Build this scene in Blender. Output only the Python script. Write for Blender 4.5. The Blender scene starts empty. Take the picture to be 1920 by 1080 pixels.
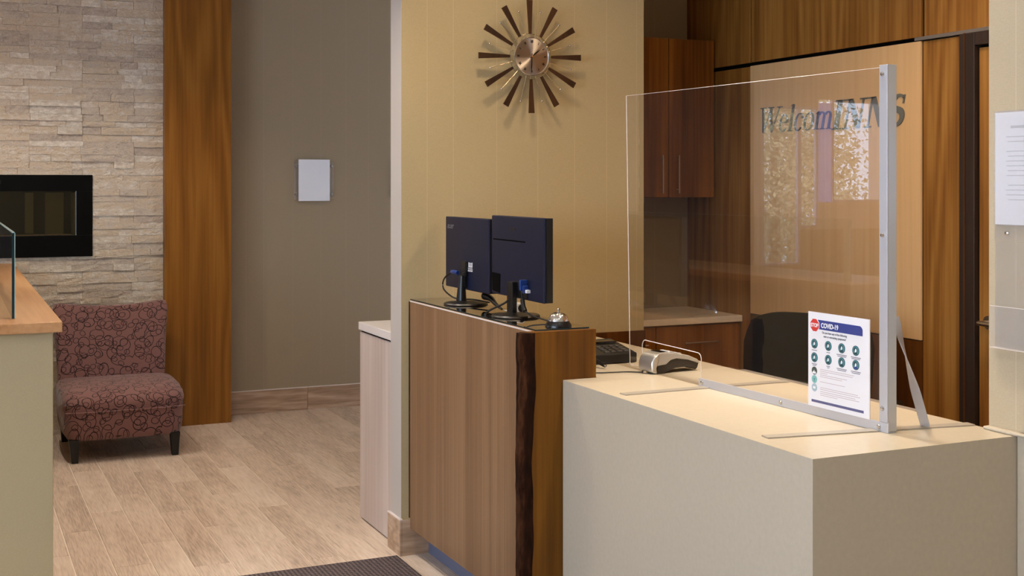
import bpy, bmesh, math, random
from mathutils import Vector, Matrix, noise
random.seed(7)
sc = bpy.context.scene
C = sc.collection
PI = math.pi
def S(r, g, b, a=1.0):
    f = lambda c: ((c/255)/12.92 if c/255 <= .04045 else (((c/255)+.055)/1.055)**2.4)
    return (f(r), f(g), f(b), a)

# ---------------------------------------------------------------- camera, world, lights
TH = math.atan(1060/2320)
cam = bpy.data.cameras.new('camera'); co = bpy.data.objects.new('camera', cam); C.objects.link(co)
co.location = (0, 0, 1.55); co.rotation_euler = (PI/2, 0, -TH)
cam.sensor_width = 36; cam.lens = 36*2320/1920; cam.shift_y = -(540-346)/1920
cam.clip_start = .05; cam.clip_end = 200
sc.camera = co
sc.view_settings.view_transform = 'Standard'; sc.view_settings.look = 'None'
sc.view_settings.exposure = 0.0; sc.view_settings.gamma = 1.0
sc.view_settings.use_curve_mapping = False
try:
    sc.cycles.max_bounces = 8; sc.cycles.diffuse_bounces = 4; sc.cycles.sample_clamp_indirect = 6
    sc.cycles.transparent_max_bounces = 16
except Exception: pass

w = bpy.data.worlds.new('world'); sc.world = w; w.use_nodes = True
bg = w.node_tree.nodes['Background']; bg.inputs[0].default_value = (.62, .76, 1.0, 1); bg.inputs[1].default_value = 8.0

def area(name, loc, target, size, power, color, size_y=None, spread=None):
    l = bpy.data.lights.new(name, 'AREA'); l.energy = power; l.color = color
    if size_y: l.shape = 'RECTANGLE'; l.size = size; l.size_y = size_y
    else: l.shape = 'DISK'; l.size = size
    if spread: l.spread = math.radians(spread)
    o = bpy.data.objects.new(name, l); C.objects.link(o); o.location = loc
    o.rotation_euler = (Vector(target)-Vector(loc)).to_track_quat('-Z', 'Y').to_euler()
    return o
WARM = (1.0, .76, .50); WARM2 = (1.0, .70, .42); NEUT = (1.0, .89, .76); COOL = (.70, .82, 1.0)
def down(x, y, p, col=WARM, size=.09, spread=130, z=2.97):
    return area('ceiling_downlight', (x, y, z), (x, y, 0), size, p, col, spread=spread)
# daylight through the lobby windows of the left wall
area('window_daylight', (-3.28, 1.2, 1.75), (2, 2.2, .9), 4.0, 118, COOL, size_y=1.7)
sun = bpy.data.lights.new('sun', 'SUN'); sun.energy = 18; sun.angle = .01; sun.color = (1, .93, .8)
so = bpy.data.objects.new('sun', sun); C.objects.link(so); so.location = (0, 0, 12)
so.rotation_euler = Vector((-.25, .62, -.75)).to_track_quat('-Z', 'Y').to_euler()
down(1.9, 4.20, 5.7)          # before the clock wall
down(2.45, 4.22, 1.2)
down(2.15, 3.15, 9, NEUT, spread=75)     # over the counter
down(2.1, 2.55, 4.2, NEUT, spread=75)
down(1.3, 1.6, 7, NEUT, spread=110)
down(1.0, 4.6, 12, NEUT, spread=100)
down(0.85, 6.1, 10, NEUT, spread=140)
down(1.45, 7.2, 2.5, WARM2, spread=100)
down(0.35, 6.9, 13, NEUT)
down(-1.0, 6.9, 8, NEUT)
down(0.2, 2.0, 5, NEUT)
down(-1.5, 3.0, 12, NEUT)
down(-2.5, 6.8, 36, NEUT)  # added lamp that brightens the window wall mirrored in the guard
down(2.95, 3.45, 7.5, WARM, spread=112)
down(2.9, 1.9, 25, WARM, spread=178, z=2.9)      # inside the office

# ---------------------------------------------------------------- materials
M = {}
def newmat(name):
    m = bpy.data.materials.new(name); m.use_nodes = True
    nt = m.node_tree; b = nt.nodes['Principled BSDF']; M[name] = m
    return m, nt, b
def plain(name, col, rough=.5, metal=0.0, spec=.5, bump=0, bscale=200, var=0, vscale=4, coat=0, aniso=0):
    m, nt, b = newmat(name)
    b.inputs['Base Color'].default_value = col; b.inputs['Roughness'].default_value = rough
    b.inputs['Metallic'].default_value = metal; b.inputs['Specular IOR Level'].default_value = spec
    b.inputs['Coat Weight'].default_value = coat
    g = nt.nodes.new('ShaderNodeNewGeometry')
    if var:
        n = nt.nodes.new('ShaderNodeTexNoise'); n.inputs['Scale'].default_value = vscale; n.inputs['Detail'].default_value = 4
        nt.links.new(g.outputs['Position'], n.inputs['Vector'])
        r = nt.nodes.new('ShaderNodeValToRGB')
        r.color_ramp.elements[0].position = .3; r.color_ramp.elements[1].position = .7
        r.color_ramp.elements[0].color = tuple(c*(1-var) for c in col[:3])+(1,)
        r.color_ramp.elements[1].color = tuple(min(1, c*(1+var)) for c in col[:3])+(1,)
        nt.links.new(n.outputs['Fac'], r.inputs['Fac']); nt.links.new(r.outputs['Color'], b.inputs['Base Color'])
    if bump:
        n = nt.nodes.new('ShaderNodeTexNoise'); n.inputs['Scale'].default_value = bscale; n.inputs['Detail'].default_value = 3
        nt.links.new(g.outputs['Position'], n.inputs['Vector'])
        k = nt.nodes.new('ShaderNodeBump'); k.inputs['Strength'].default_value = bump; k.inputs['Distance'].default_value = .002
        nt.links.new(n.outputs['Fac'], k.inputs['Height']); nt.links.new(k.outputs['Normal'], b.inputs['Normal'])
    return m
def math_(nt, op, a, bb=None, clamp=False):
    n = nt.nodes.new('ShaderNodeMath'); n.operation = op; n.use_clamp = clamp
    for i, v in enumerate((a, bb)):
        if v is None: continue
        if isinstance(v, (int, float)): n.inputs[i].default_value = v
        else: nt.links.new(v, n.inputs[i])
    return n.outputs[0]
def wood(name, dark, mid, light, rough=.4, scale=(3.2, 3.2, .35), rings=9, fine=60, spec=.3, contrast=1.0, rand=0, finescale=(1, 1, .03), coat=0):
    """veneer: stretched noise cut into contour rings gives cathedral grain, plus fine straight fibres"""
    m, nt, b = newmat(name); L = nt.links.new
    g = nt.nodes.new('ShaderNodeNewGeometry'); oi = nt.nodes.new('ShaderNodeObjectInfo')
    vec = g.outputs['Position']
    if rand:
        add = nt.nodes.new('ShaderNodeVectorMath'); add.operation = 'ADD'
        sca = nt.nodes.new('ShaderNodeVectorMath'); sca.operation = 'SCALE'; sca.inputs[0].default_value = (37, 71, 53)
        L(oi.outputs['Random'], sca.inputs['Scale']); L(vec, add.inputs[0]); L(sca.outputs[0], add.inputs[1]); vec = add.outputs[0]
    mp = nt.nodes.new('ShaderNodeMapping'); mp.inputs['Scale'].default_value = scale; L(vec, mp.inputs['Vector'])
    n = nt.nodes.new('ShaderNodeTexNoise'); n.inputs['Scale'].default_value = 1; n.inputs['Detail'].default_value = 2.0; n.inputs['Roughness'].default_value = .45
    L(mp.outputs[0], n.inputs['Vector'])
    s = math_(nt, 'SINE', math_(nt, 'MULTIPLY', n.outputs['Fac'], rings*2*PI))
    s = math_(nt, 'MULTIPLY', math_(nt, 'ADD', s, 1), .5)
    mp2 = nt.nodes.new('ShaderNodeMapping'); mp2.inputs['Scale'].default_value = tuple(fine*q for q in finescale); L(vec, mp2.inputs['Vector'])
    n2 = nt.nodes.new('ShaderNodeTexNoise'); n2.inputs['Scale'].default_value = 1; n2.inputs['Detail'].default_value = 3
    L(mp2.outputs[0], n2.inputs['Vector'])
    f = math_(nt, 'ADD', math_(nt, 'MULTIPLY', s, .30*contrast), math_(nt, 'MULTIPLY', n2.outputs['Fac'], .6))
    f = math_(nt, 'ADD', f, .20-.15*contrast)
    if rand:
        f = math_(nt, 'ADD', f, math_(nt, 'MULTIPLY', math_(nt, 'ADD', oi.outputs['Random'], -.5), rand))
    r = nt.nodes.new('ShaderNodeValToRGB'); e = r.color_ramp.elements
    e[0].position = .22; e[0].color = dark; e[1].position = .78; e[1].color = light
    x = e.new(.5); x.color = mid
    L(f, r.inputs['Fac']); L(r.outputs['Color'], b.inputs['Base Color'])
    b.inputs['Roughness'].default_value = rough; b.inputs['Specular IOR Level'].default_value = spec
    b.inputs['Coat Weight'].default_value = coat
    k = nt.nodes.new('ShaderNodeBump'); k.inputs['Strength'].default_value = .12; k.inputs['Distance'].default_value = .001
    L(n2.outputs['Fac'], k.inputs['Height']); L(k.outputs['Normal'], b.inputs['Normal'])
    return m
def wallcover(name, col, axis='X', seam=1.12):
    m, nt, b = newmat(name); L = nt.links.new
    g = nt.nodes.new('ShaderNodeNewGeometry'); sp = nt.nodes.new('ShaderNodeSeparateXYZ'); L(g.outputs['Position'], sp.inputs[0])
    v = nt.nodes.new('ShaderNodeTexVoronoi'); v.voronoi_dimensions = '1D'; v.feature = 'DISTANCE_TO_EDGE'
    v.inputs['Scale'].default_value = 1; L(math_(nt, 'MULTIPLY', math_(nt, 'ADD', sp.outputs[axis], 0.0), 6.0), v.inputs['W'])
    line = math_(nt, 'LESS_THAN', v.outputs['Distance'], .008)
    mp = nt.nodes.new('ShaderNodeMapping'); mp.inputs['Scale'].default_value = (160, 160, 420); L(g.outputs['Position'], mp.inputs['Vector'])
    n = nt.nodes.new('ShaderNodeTexNoise'); n.inputs['Scale'].default_value = 1; n.inputs['Detail'].default_value = 2; L(mp.outputs[0], n.inputs['Vector'])
    mx = nt.nodes.new('ShaderNodeMix'); mx.data_type = 'RGBA'
    mx.inputs['A'].default_value = tuple(c*.9 for c in col[:3])+(1,); mx.inputs['B'].default_value = tuple(min(1, c*1.1) for c in col[:3])+(1,)
    L(n.outputs['Fac'], mx.inputs['Factor'])
    m2 = nt.nodes.new('ShaderNodeMix'); m2.data_type = 'RGBA'; L(mx.outputs['Result'], m2.inputs['A'])
    m2.inputs['B'].default_value = tuple(min(1, c*seam+(.02 if seam > 1 else 0)) for c in col[:3])+(1,); L(line, m2.inputs['Factor'])
    L(m2.outputs['Result'], b.inputs['Base Color']); b.inputs['Roughness'].default_value = .7; b.inputs['Specular IOR Level'].default_value = .25
    k = nt.nodes.new('ShaderNodeBump'); k.inputs['Strength'].default_value = .15; k.inputs['Distance'].default_value = .001
    L(n.outputs['Fac'], k.inputs['Height']); L(k.outputs['Normal'], b.inputs['Normal'])
    return m
def sheet_glass(name, tint, boost=1.9, haze=0.0, ior=1.49):
    """thin clear sheet: straight transmission plus the mirror reflection of both faces"""
    m = bpy.data.materials.new(name); m.use_nodes = True; nt = m.node_tree; nt.nodes.clear(); L = nt.links.new; M[name] = m
    out = nt.nodes.new('ShaderNodeOutputMaterial'); t = nt.nodes.new('ShaderNodeBsdfTransparent'); t.inputs[0].default_value = tint
    gl = nt.nodes.new('ShaderNodeBsdfGlossy'); gl.inputs['Roughness'].default_value = .0
    fr = nt.nodes.new('ShaderNodeFresnel'); fr.inputs['IOR'].default_value = ior
    g = nt.nodes.new('ShaderNodeNewGeometry')
    fac = math_(nt, 'MULTIPLY', math_(nt, 'MULTIPLY', fr.outputs[0], boost, True), math_(nt, 'SUBTRACT', 1.0, g.outputs['Backfacing']))
    mx = nt.nodes.new('ShaderNodeMixShader'); L(fac, mx.inputs[0]); L(t.outputs[0], mx.inputs[1]); L(gl.outputs[0], mx.inputs[2])
    last = mx.outputs[0]
    if haze:
        d = nt.nodes.new('ShaderNodeBsdfDiffuse'); d.inputs[0].default_value = (.9, .9, .9, 1)
        m2 = nt.nodes.new('ShaderNodeMixShader'); m2.inputs[0].default_value = haze; L(last, m2.inputs[1]); L(d.outputs[0], m2.inputs[2]); last = m2.outputs[0]
    L(last, out.inputs['Surface'])
    return m

wallcover('tan_wallcovering', S(184, 165, 124))
wallcover('cream_half_wall', S(169, 154, 120), seam=1.0)
wallcover('taupe_wallcovering', S(156, 138, 112), seam=1.06)
wallcover('cream_wallcovering', S(184, 168, 140), 'Y')
plain('daylit_end_paint', S(186, 176, 166), .6, bump=.1)
plain('ceiling_white', S(225, 220, 210), .9)
plain('grout', S(236, 222, 206), .85)
wood('pillar_veneer', S(112, 68, 18), S(136, 86, 28), S(154, 102, 38), rough=.38, rings=8)
wood('office_veneer', S(112, 68, 26), S(146, 98, 42), S(172, 124, 62), rough=.38, rings=9, scale=(3, 3, .3), contrast=.8)
wood('cabinet_veneer', S(96, 56, 18), S(136, 84, 30), S(164, 108, 42), rough=.35, rings=4)
wood('wainscot_veneer', S(64, 36, 14), S(90, 52, 20), S(112, 68, 28), rough=.3, rings=4)
wood('desk_laminate', S(114, 84, 58), S(136, 102, 72), S(154, 120, 88), rough=.42, rings=2.5, scale=(7, 7, .1), fine=90, contrast=.7, finescale=(1, 1, .012))
wood('slab_wood', S(74, 42, 8), S(96, 58, 11), S(116, 74, 16), rough=.5, spec=.2, rings=5, scale=(5, 5, .5))
wood('low_cabinet_laminate', S(180, 160, 146), S(196, 178, 166), S(212, 196, 186), rough=.45, rings=2, scale=(9, 9, .6), contrast=.6, finescale=(1, 1, .02))
wood('ledge_wood', S(150, 104, 62), S(178, 130, 86), S(196, 150, 104), rough=.35, rings=3, scale=(3, .3, 3), finescale=(1, .03, 1))
wood('floor_tile', S(136, 116, 101), S(203, 182, 163), S(226, 210, 194), rough=.38, rings=3, scale=(7, .9, 1), fine=150, rand=.12, contrast=.32, finescale=(1, .06, 1))
wood('tile_baseboard', S(134, 106, 82), S(172, 142, 114), S(200, 172, 146), rough=.4, rings=5, scale=(1, 6, 9), fine=75, rand=.1, contrast=.8, finescale=(.1, .3, 1))
wood('sign_board', S(206, 162, 108), S(216, 174, 122), S(226, 186, 134), rough=.4, rings=2, contrast=.3, scale=(2, 2, .3), fine=40)
wood('walnut_dark', S(58, 34, 20), S(82, 50, 30), S(104, 66, 40), rough=.4, rings=3)
wood('clock_walnut', S(44, 24, 12), S(60, 36, 18), S(78, 48, 26), rough=.4, rings=3)
wood('bark', S(22, 10, 4), S(42, 21, 10), S(78, 46, 26), rough=.85, spec=.08, rings=3, fine=110, scale=(12, 12, 3), finescale=(1, 1, .25))
wood('door_frame_brown', S(42, 32, 27), S(52, 40, 33), S(62, 48, 40), rough=.4, rings=1, contrast=.2)
plain('quartz', S(187, 174, 152), .28, var=.035, vscale=70, spec=.45)
plain('quartz_grey', S(240, 226, 204), .3, var=.05, vscale=18)
plain('white_edge_top', S(225, 215, 208), .35)
plain('shadow_black', S(8, 7, 6), .8, spec=.05)
plain('aluminium', S(206, 207, 212), .45, .65)
plain('foot_metal', S(180, 172, 160), .5, .7)
plain('aluminium_dull', S(140, 132, 124), .5, .6)
plain('chrome', S(220, 218, 214), .12, 1.0)
plain('steel_handle', S(190, 180, 168), .3, 1.0)
plain('brass_rod', S(214, 200, 170), .25, 1.0)
plain('kick_metal', S(120, 130, 160), .45, .5)
plain('black_frame', S(10, 9, 9), .25)
plain('fire_frame', S(5, 5, 5), .4, spec=.12)
plain('firebox', S(22, 16, 12), .8)
plain('painted_reflection', S(120, 106, 66), .4, .6)
plain('glass_beads', S(170, 130, 90), .2)
plain('monitor_black', S(8, 15, 42), .45, spec=.4, bump=.08, bscale=900)
plain('monitor_dark', S(9, 9, 11), .35)
plain('screen', S(8, 9, 12), .12)
plain('vga_blue', S(26, 56, 120), .35)
plain('label_white', S(220, 220, 222), .5)
plain('logo_grey', S(96, 96, 102), .4)
plain('black_rubber', S(10, 10, 10), .5)
plain('phone_black', S(18, 18, 19), .35)
plain('phone_key', S(86, 84, 82), .35)
plain('key_grey', S(168, 166, 164), .45)
plain('terminal_silver', S(176, 172, 164), .33, .35)
plain('terminal_dark', S(44, 38, 32), .5)
plain('terminal_cap', S(196, 192, 184), .3, .8)
plain('paper', S(232, 232, 236), .6)
plain('poster_paper', S(236, 232, 232), .45)
plain('print_grey', S(196, 196, 200), .7)
plain('print_dark', S(84, 80, 92), .7)
plain('print_faint', S(190, 172, 172), .7)
plain('navy', S(48, 60, 130), .5)
plain('navy_bar', S(84, 84, 124), .5)
plain('stop_red', S(206, 56, 48), .5)
plain('print_white', S(240, 240, 240), .5)
plain('teal', S(70, 128, 134), .5); plain('teal_dark', S(28, 62, 70), .5); plain('teal_pale', S(128, 182, 178), .5)
plain('icon_olive', S(66, 78, 70), .5); plain('icon_grey', S(160, 178, 186), .5)
plain('sign_letter', S(104, 104, 94), .5)
plain('mesh_black', S(6, 5, 4), .85, spec=.1, bump=.4, bscale=600)
plain('chair_leg_black', S(14, 11, 11), .4)
plain('clear_plastic_edge', S(226, 214, 206), .3)
plain('glass_edge', S(18, 42, 48), .15)
plain('glass_edge_light', S(150, 175, 170), .2)
plain('tape_white', S(205, 200, 190), .5)
plain('leaf_green', S(150, 142, 112), .6, var=.35, vscale=3); plain('trunk_brown', S(80, 60, 44), .8)
plain('window_frame', S(176, 184, 225), .5)
plain('pale_wall', S(205, 190, 186), .7)
sheet_glass('acrylic', (.985, .98, .975, 1), 1.9, .003)
sheet_glass('acrylic_sleeve', (.96, .955, .955, 1), 1.6, .07)
sheet_glass('tinted_glass', (.80, .90, .90, 1), 1.9, .01)
sheet_glass('desk_glass', (.86, .88, .84, 1), 1.9, 0)
sheet_glass('fire_glass', (.75, .72, .68, 1), 1.9, 0)
sheet_glass('window_glass', (.97, .98, .98, 1), 1.5, .10)  # diffuse haze put in for the reflections that lift the panes

m = bpy.data.materials.new('sheer_blind'); m.use_nodes = True; M['sheer_blind'] = m
nt = m.node_tree; b = nt.nodes['Principled BSDF']; nt.nodes.remove(b); tl = nt.nodes.new('ShaderNodeBsdfTranslucent'); tl.inputs[0].default_value = (.42, .42, .62, 1)
nt.links.new(tl.outputs[0], nt.nodes['Material Output'].inputs['Surface'])

# spun clock face: anisotropic metal gives the radial streaks
m, nt, b = newmat('spun_metal'); b.inputs['Base Color'].default_value = S(190, 184, 178); b.inputs['Metallic'].default_value = 1
b.inputs['Roughness'].default_value = .30; b.inputs['Anisotropic'].default_value = .96
tg = nt.nodes.new('ShaderNodeTangent'); tg.direction_type = 'RADIAL'; tg.axis = 'Y'; nt.links.new(tg.outputs[0], b.inputs['Tangent'])

# stone: colour by piece, veined
m, nt, b = newmat('ledger_stone'); L = nt.links.new
oi = nt.nodes.new('ShaderNodeObjectInfo'); g = nt.nodes.new('ShaderNodeNewGeometry')
n = nt.nodes.new('ShaderNodeTexNoise'); n.inputs['Scale'].default_value = 26; n.inputs['Detail'].default_value = 9; n.inputs['Roughness'].default_value = .65
mp = nt.nodes.new('ShaderNodeMapping'); mp.inputs['Scale'].default_value = (1, 1, 2); L(g.outputs['Position'], mp.inputs['Vector']); L(mp.outputs[0], n.inputs['Vector'])
f = math_(nt, 'ADD', math_(nt, 'ADD', math_(nt, 'MULTIPLY', oi.outputs['Random'], .58), .04), math_(nt, 'MULTIPLY', math_(nt, 'SUBTRACT', n.outputs['Fac'], .30), 1.05))
r = nt.nodes.new('ShaderNodeValToRGB'); e = r.color_ramp.elements
e[0].position = 0; e[0].color = S(158, 144, 128); e[1].position = 1; e[1].color = S(236, 226, 210)
for p_, c_ in ((.25, S(184, 168, 152)), (.45, S(198, 184, 166)), (.6, S(200, 180, 154)), (.75, S(206, 194, 178))):
    x = e.new(p_); x.color = c_
L(f, r.inputs[0]); L(r.outputs[0], b.inputs['Base Color']); b.inputs['Roughness'].default_value = .75
n2 = nt.nodes.new('ShaderNodeTexNoise'); n2.inputs['Scale'].default_value = 70; n2.inputs['Detail'].default_value = 8; L(g.outputs['Position'], n2.inputs['Vector'])
k = nt.nodes.new('ShaderNodeBump'); k.inputs['Strength'].default_value = .9; k.inputs['Distance'].default_value = .012
L(n2.outputs['Fac'], k.inputs['Height']); L(k.outputs['Normal'], b.inputs['Normal'])

# chair fabric: dark loops on plum
m, nt, b = newmat('loop_fabric'); L = nt.links.new
tc = nt.nodes.new('ShaderNodeTexCoord')
masks = []
sp_ = nt.nodes.new('ShaderNodeSeparateXYZ'); L(tc.outputs['Object'], sp_.inputs[0])
cb = nt.nodes.new('ShaderNodeCombineXYZ'); L(sp_.outputs['X'], cb.inputs['X'])
L(math_(nt, 'ADD', sp_.outputs['Z'], math_(nt, 'MULTIPLY', sp_.outputs['Y'], .8)), cb.inputs['Y'])
for i, (sc_, rad, off, th_) in enumerate(((11.5, .34, 0, .021), (9.5, .40, 5.3, .018), (16, .27, 11.7, .027))):
    mp = nt.nodes.new('ShaderNodeMapping'); mp.inputs['Location'].default_value = (off, off*1.7, 0)
    mp.inputs['Rotation'].default_value = (0, 0, off); mp.inputs['Scale'].default_value = (1, (.8, 1.15, 1)[i], 1)
    L(cb.outputs[0], mp.inputs['Vector'])
    dn = nt.nodes.new('ShaderNodeTexNoise'); dn.inputs['Scale'].default_value = 3.5; L(mp.outputs[0], dn.inputs['Vector'])
    sc1 = nt.nodes.new('ShaderNodeVectorMath'); sc1.operation = 'SCALE'; sc1.inputs['Scale'].default_value = .09; L(dn.outputs['Color'], sc1.inputs[0])
    ad = nt.nodes.new('ShaderNodeVectorMath'); ad.operation = 'ADD'; L(mp.outputs[0], ad.inputs[0]); L(sc1.outputs[0], ad.inputs[1])
    v = nt.nodes.new('ShaderNodeTexVoronoi'); v.voronoi_dimensions = '2D'; v.inputs['Scale'].default_value = sc_; v.inputs['Randomness'].default_value = .75; L(ad.outputs[0], v.inputs['Vector'])
    dd = math_(nt, 'ABSOLUTE', math_(nt, 'SUBTRACT', v.outputs['Distance'], rad))
    masks.append(math_(nt, 'LESS_THAN', dd, th_))
mk = math_(nt, 'MAXIMUM', math_(nt, 'MAXIMUM', masks[0], masks[1]), masks[2])
mx = nt.nodes.new('ShaderNodeMix'); mx.data_type = 'RGBA'; mx.inputs['A'].default_value = S(130, 94, 90); mx.inputs['B'].default_value = S(42, 22, 26)
L(mk, mx.inputs['Factor']); L(mx.outputs['Result'], b.inputs['Base Color']); b.inputs['Roughness'].default_value = .8
b.inputs['Sheen Weight'].default_value = .25; b.inputs['Specular IOR Level'].default_value = .2

# ribbed entrance mat
m, nt, b = newmat('mat_fibre'); L = nt.links.new
g = nt.nodes.new('ShaderNodeNewGeometry'); sp = nt.nodes.new('ShaderNodeSeparateXYZ'); L(g.outputs['Position'], sp.inputs[0])
rx = math_(nt, 'SINE', math_(nt, 'MULTIPLY', sp.outputs['X'], 2*PI/.017)); ry = math_(nt, 'SINE', math_(nt, 'MULTIPLY', sp.outputs['Y'], 2*PI/.022))
n = nt.nodes.new('ShaderNodeTexNoise'); n.inputs['Scale'].default_value = 260; L(g.outputs['Position'], n.inputs['Vector'])
f = math_(nt, 'ADD', math_(nt, 'MULTIPLY', math_(nt, 'ADD', rx, math_(nt, 'MULTIPLY', ry, .6)), .16), n.outputs['Fac'])
r = nt.nodes.new('ShaderNodeValToRGB'); e = r.color_ramp.elements; e[0].position = .35; e[0].color = S(48, 40, 44); e[1].position = .75; e[1].color = S(112, 98, 96)
L(f, r.inputs[0]); L(r.outputs[0], b.inputs['Base Color']); b.inputs['Roughness'].default_value = .95
k = nt.nodes.new('ShaderNodeBump'); k.inputs['Strength'].default_value = .8; k.inputs['Distance'].default_value = .004
L(f, k.inputs['Height']); L(k.outputs['Normal'], b.inputs['Normal'])

# ---------------------------------------------------------------- mesh helpers
class MB:
    def __init__(s): s.bm = bmesh.new()
    def box(s, x0, x1, y0, y1, z0, z1, mat=None, bev=0):
        vs = [s.bm.verts.new((x, y, z)) for z in (z0, z1) for y in (y0, y1) for x in (x0, x1)]
        fs = [(0, 2, 3, 1), (4, 5, 7, 6), (0, 1, 5, 4), (2, 6, 7, 3), (0, 4, 6, 2), (1, 3, 7, 5)]
        F = [s.bm.faces.new([vs[i] for i in f]) for f in fs]
        if bev:
            bmesh.ops.bevel(s.bm, geom=list({e for f in F for e in f.edges}), offset=bev, segments=2, affect='EDGES', profile=.5)
            if mat: raise ValueError
        elif mat:
            for v in vs: v.co = mat @ v.co
        return s
    def prism(s, pts, axis, a, b):
        """polygon pts (2D) extruded from a to b along axis; x: (y,z) pts, y: (x,z), z: (x,y)"""
        mk = {'x': lambda p, t: (t, p[0], p[1]), 'y': lambda p, t: (p[0], t, p[1]), 'z': lambda p, t: (p[0], p[1], t)}[axis]
        A = [s.bm.verts.new(mk(p, a)) for p in pts]; B = [s.bm.verts.new(mk(p, b)) for p in pts]
        s.bm.faces.new(A); s.bm.faces.new(B[::-1]); n = len(pts)
        for i in range(n): s.bm.faces.new((A[i], B[i], B[(i+1) % n], A[(i+1) % n]))
        return s
    def lathe(s, prof, c=(0, 0, 0), n=32, axis='z', sx=1, sy=1):
        """profile of (r, h)"""
        rings = []
        for r, h in prof:
            ring = []
            for i in range(n):
                a = 2*PI*i/n; x, y = r*math.cos(a)*sx, r*math.sin(a)*sy
                p = {'z': (x, y, h), 'y': (x, h, y), 'x': (h, x, y)}[axis]
                ring.append(s.bm.verts.new((c[0]+p[0], c[1]+p[1], c[2]+p[2])))
            rings.append(ring)
        for a, b in zip(rings, rings[1:]):
            for i in range(n): s.bm.faces.new((a[i], a[(i+1) % n], b[(i+1) % n], b[i]))
        s.bm.faces.new(rings[0][::-1]); s.bm.faces.new(rings[-1])
        return s
    def tube(s, pts, r, n=8, smooth=4, taper=None):
        P = [Vector(p) for p in pts]
        if smooth and len(P) > 2:
            Q = []
            for i in range(len(P)-1):
                p0, p1, p2, p3 = P[max(i-1, 0)], P[i], P[i+1], P[min(i+2, len(P)-1)]
                for k in range(smooth):
                    t = k/smooth
                    Q.append(.5*((2*p1)+(-p0+p2)*t+(2*p0-5*p1+4*p2-p3)*t*t+(-p0+3*p1-3*p2+p3)*t**3))
            Q.append(P[-1]); P = Q
        rings = []; up = Vector((0, 0, 1))
        for i, p in enumerate(P):
            d = (P[min(i+1, len(P)-1)]-P[max(i-1, 0)]).normalized()
            u = up if abs(d.dot(up)) < .95 else Vector((1, 0, 0))
            a = d.cross(u).normalized(); b = a.cross(d).normalized(); rr = r if taper is None else r*(1+(taper-1)*i/(len(P)-1))
            rings.append([s.bm.verts.new(p+rr*(math.cos(2*PI*k/n)*a+math.sin(2*PI*k/n)*b)) for k in range(n)])
        for a, b in zip(rings, rings[1:]):
            for i in range(n): s.bm.faces.new((a[i], a[(i+1) % n], b[(i+1) % n], b[i]))
        s.bm.faces.new(rings[0][::-1]); s.bm.faces.new(rings[-1])
        return s
    def build(s, name, mat, parent=None, local=False, smooth=False, bevel=0, kind=None):
        bmesh.ops.recalc_face_normals(s.bm, faces=s.bm.faces[:])
        me = bpy.data.meshes.new(name); s.bm.to_mesh(me); s.bm.free()
        if smooth:
            for p in me.polygons: p.use_smooth = True
            try: me.set_sharp_from_angle(angle=math.radians(40))
            except Exception: pass
        o = bpy.data.objects.new(name, me); C.objects.link(o); me.materials.append(M[mat])
        if parent is not None:
            if not local:
                root = parent
                loc = Vector((0, 0, 0))
                while root is not None: loc += root.location; root = root.parent
                me.transform(Matrix.Translation(-loc))
            o.parent = parent
        if bevel:
            md = o.modifiers.new('bevel', 'BEVEL'); md.width = bevel; md.segments = 2; md.limit_method = 'ANGLE'
        if kind: o['kind'] = kind
        return o
def box(name, mat, x0, x1, y0, y1, z0, z1, parent=None, bevel=0, local=False, kind=None):
    return MB().box(x0, x1, y0, y1, z0, z1).build(name, mat, parent, local, bevel=bevel, kind=kind)
def tag(o, label, cat, group=None):
    o['label'] = label; o['category'] = cat
    if group: o['group'] = group
    return o
def thing(name, label, cat, loc, rz=0, group=None):
    o = bpy.data.objects.new(name, None); C.objects.link(o); o.location = loc; o.rotation_euler = (0, 0, rz)
    o.empty_display_size = .1
    return tag(o, label, cat, group)
def struct(name, mat, x0, x1, y0, y1, z0, z1, bevel=0):
    return box(name, mat, x0, x1, y0, y1, z0, z1, bevel=bevel, kind='structure')
def text(name, body, size, mat, parent, x, z, y=0.0, extrude=.0004, bold=0, align='LEFT', sx=1.0, shear=0, local=True, mirror=False):
    cu = bpy.data.curves.new('lettering', 'FONT'); cu.body = body; cu.size = size; cu.extrude = extrude; cu.offset = bold
    cu.align_x = align; cu.shear = shear; cu.resolution_u = 4
    t = bpy.data.objects.new('lettering', cu); C.objects.link(t)
    dg = bpy.context.evaluated_depsgraph_get(); me = bpy.data.meshes.new_from_object(t.evaluated_get(dg))
    bpy.data.objects.remove(t); bpy.data.curves.remove(cu)
    me.transform(Matrix.Translation((x, y, z)) @ Matrix.Rotation(PI/2, 4, 'X') @ Matrix.Diagonal((sx, 1, 1, 1)))
    me.name = name; me.materials.clear(); me.materials.append(M[mat])
    o = bpy.data.objects.new(name, me); C.objects.link(o); o.parent = parent
    return o
RNEG = -PI/2   # rotation that turns local -Y (the face) towards world -X, local +X towards world -Y

# ---------------------------------------------------------------- the setting
CE = 3.0
fl = struct('floor', 'grout', -3.6, 4.4, -3.2, 8.5, -.1, 0)
struct('ceiling', 'ceiling_white', -3.6, 4.4, -3.2, 8.5, CE, CE+.1)
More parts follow.
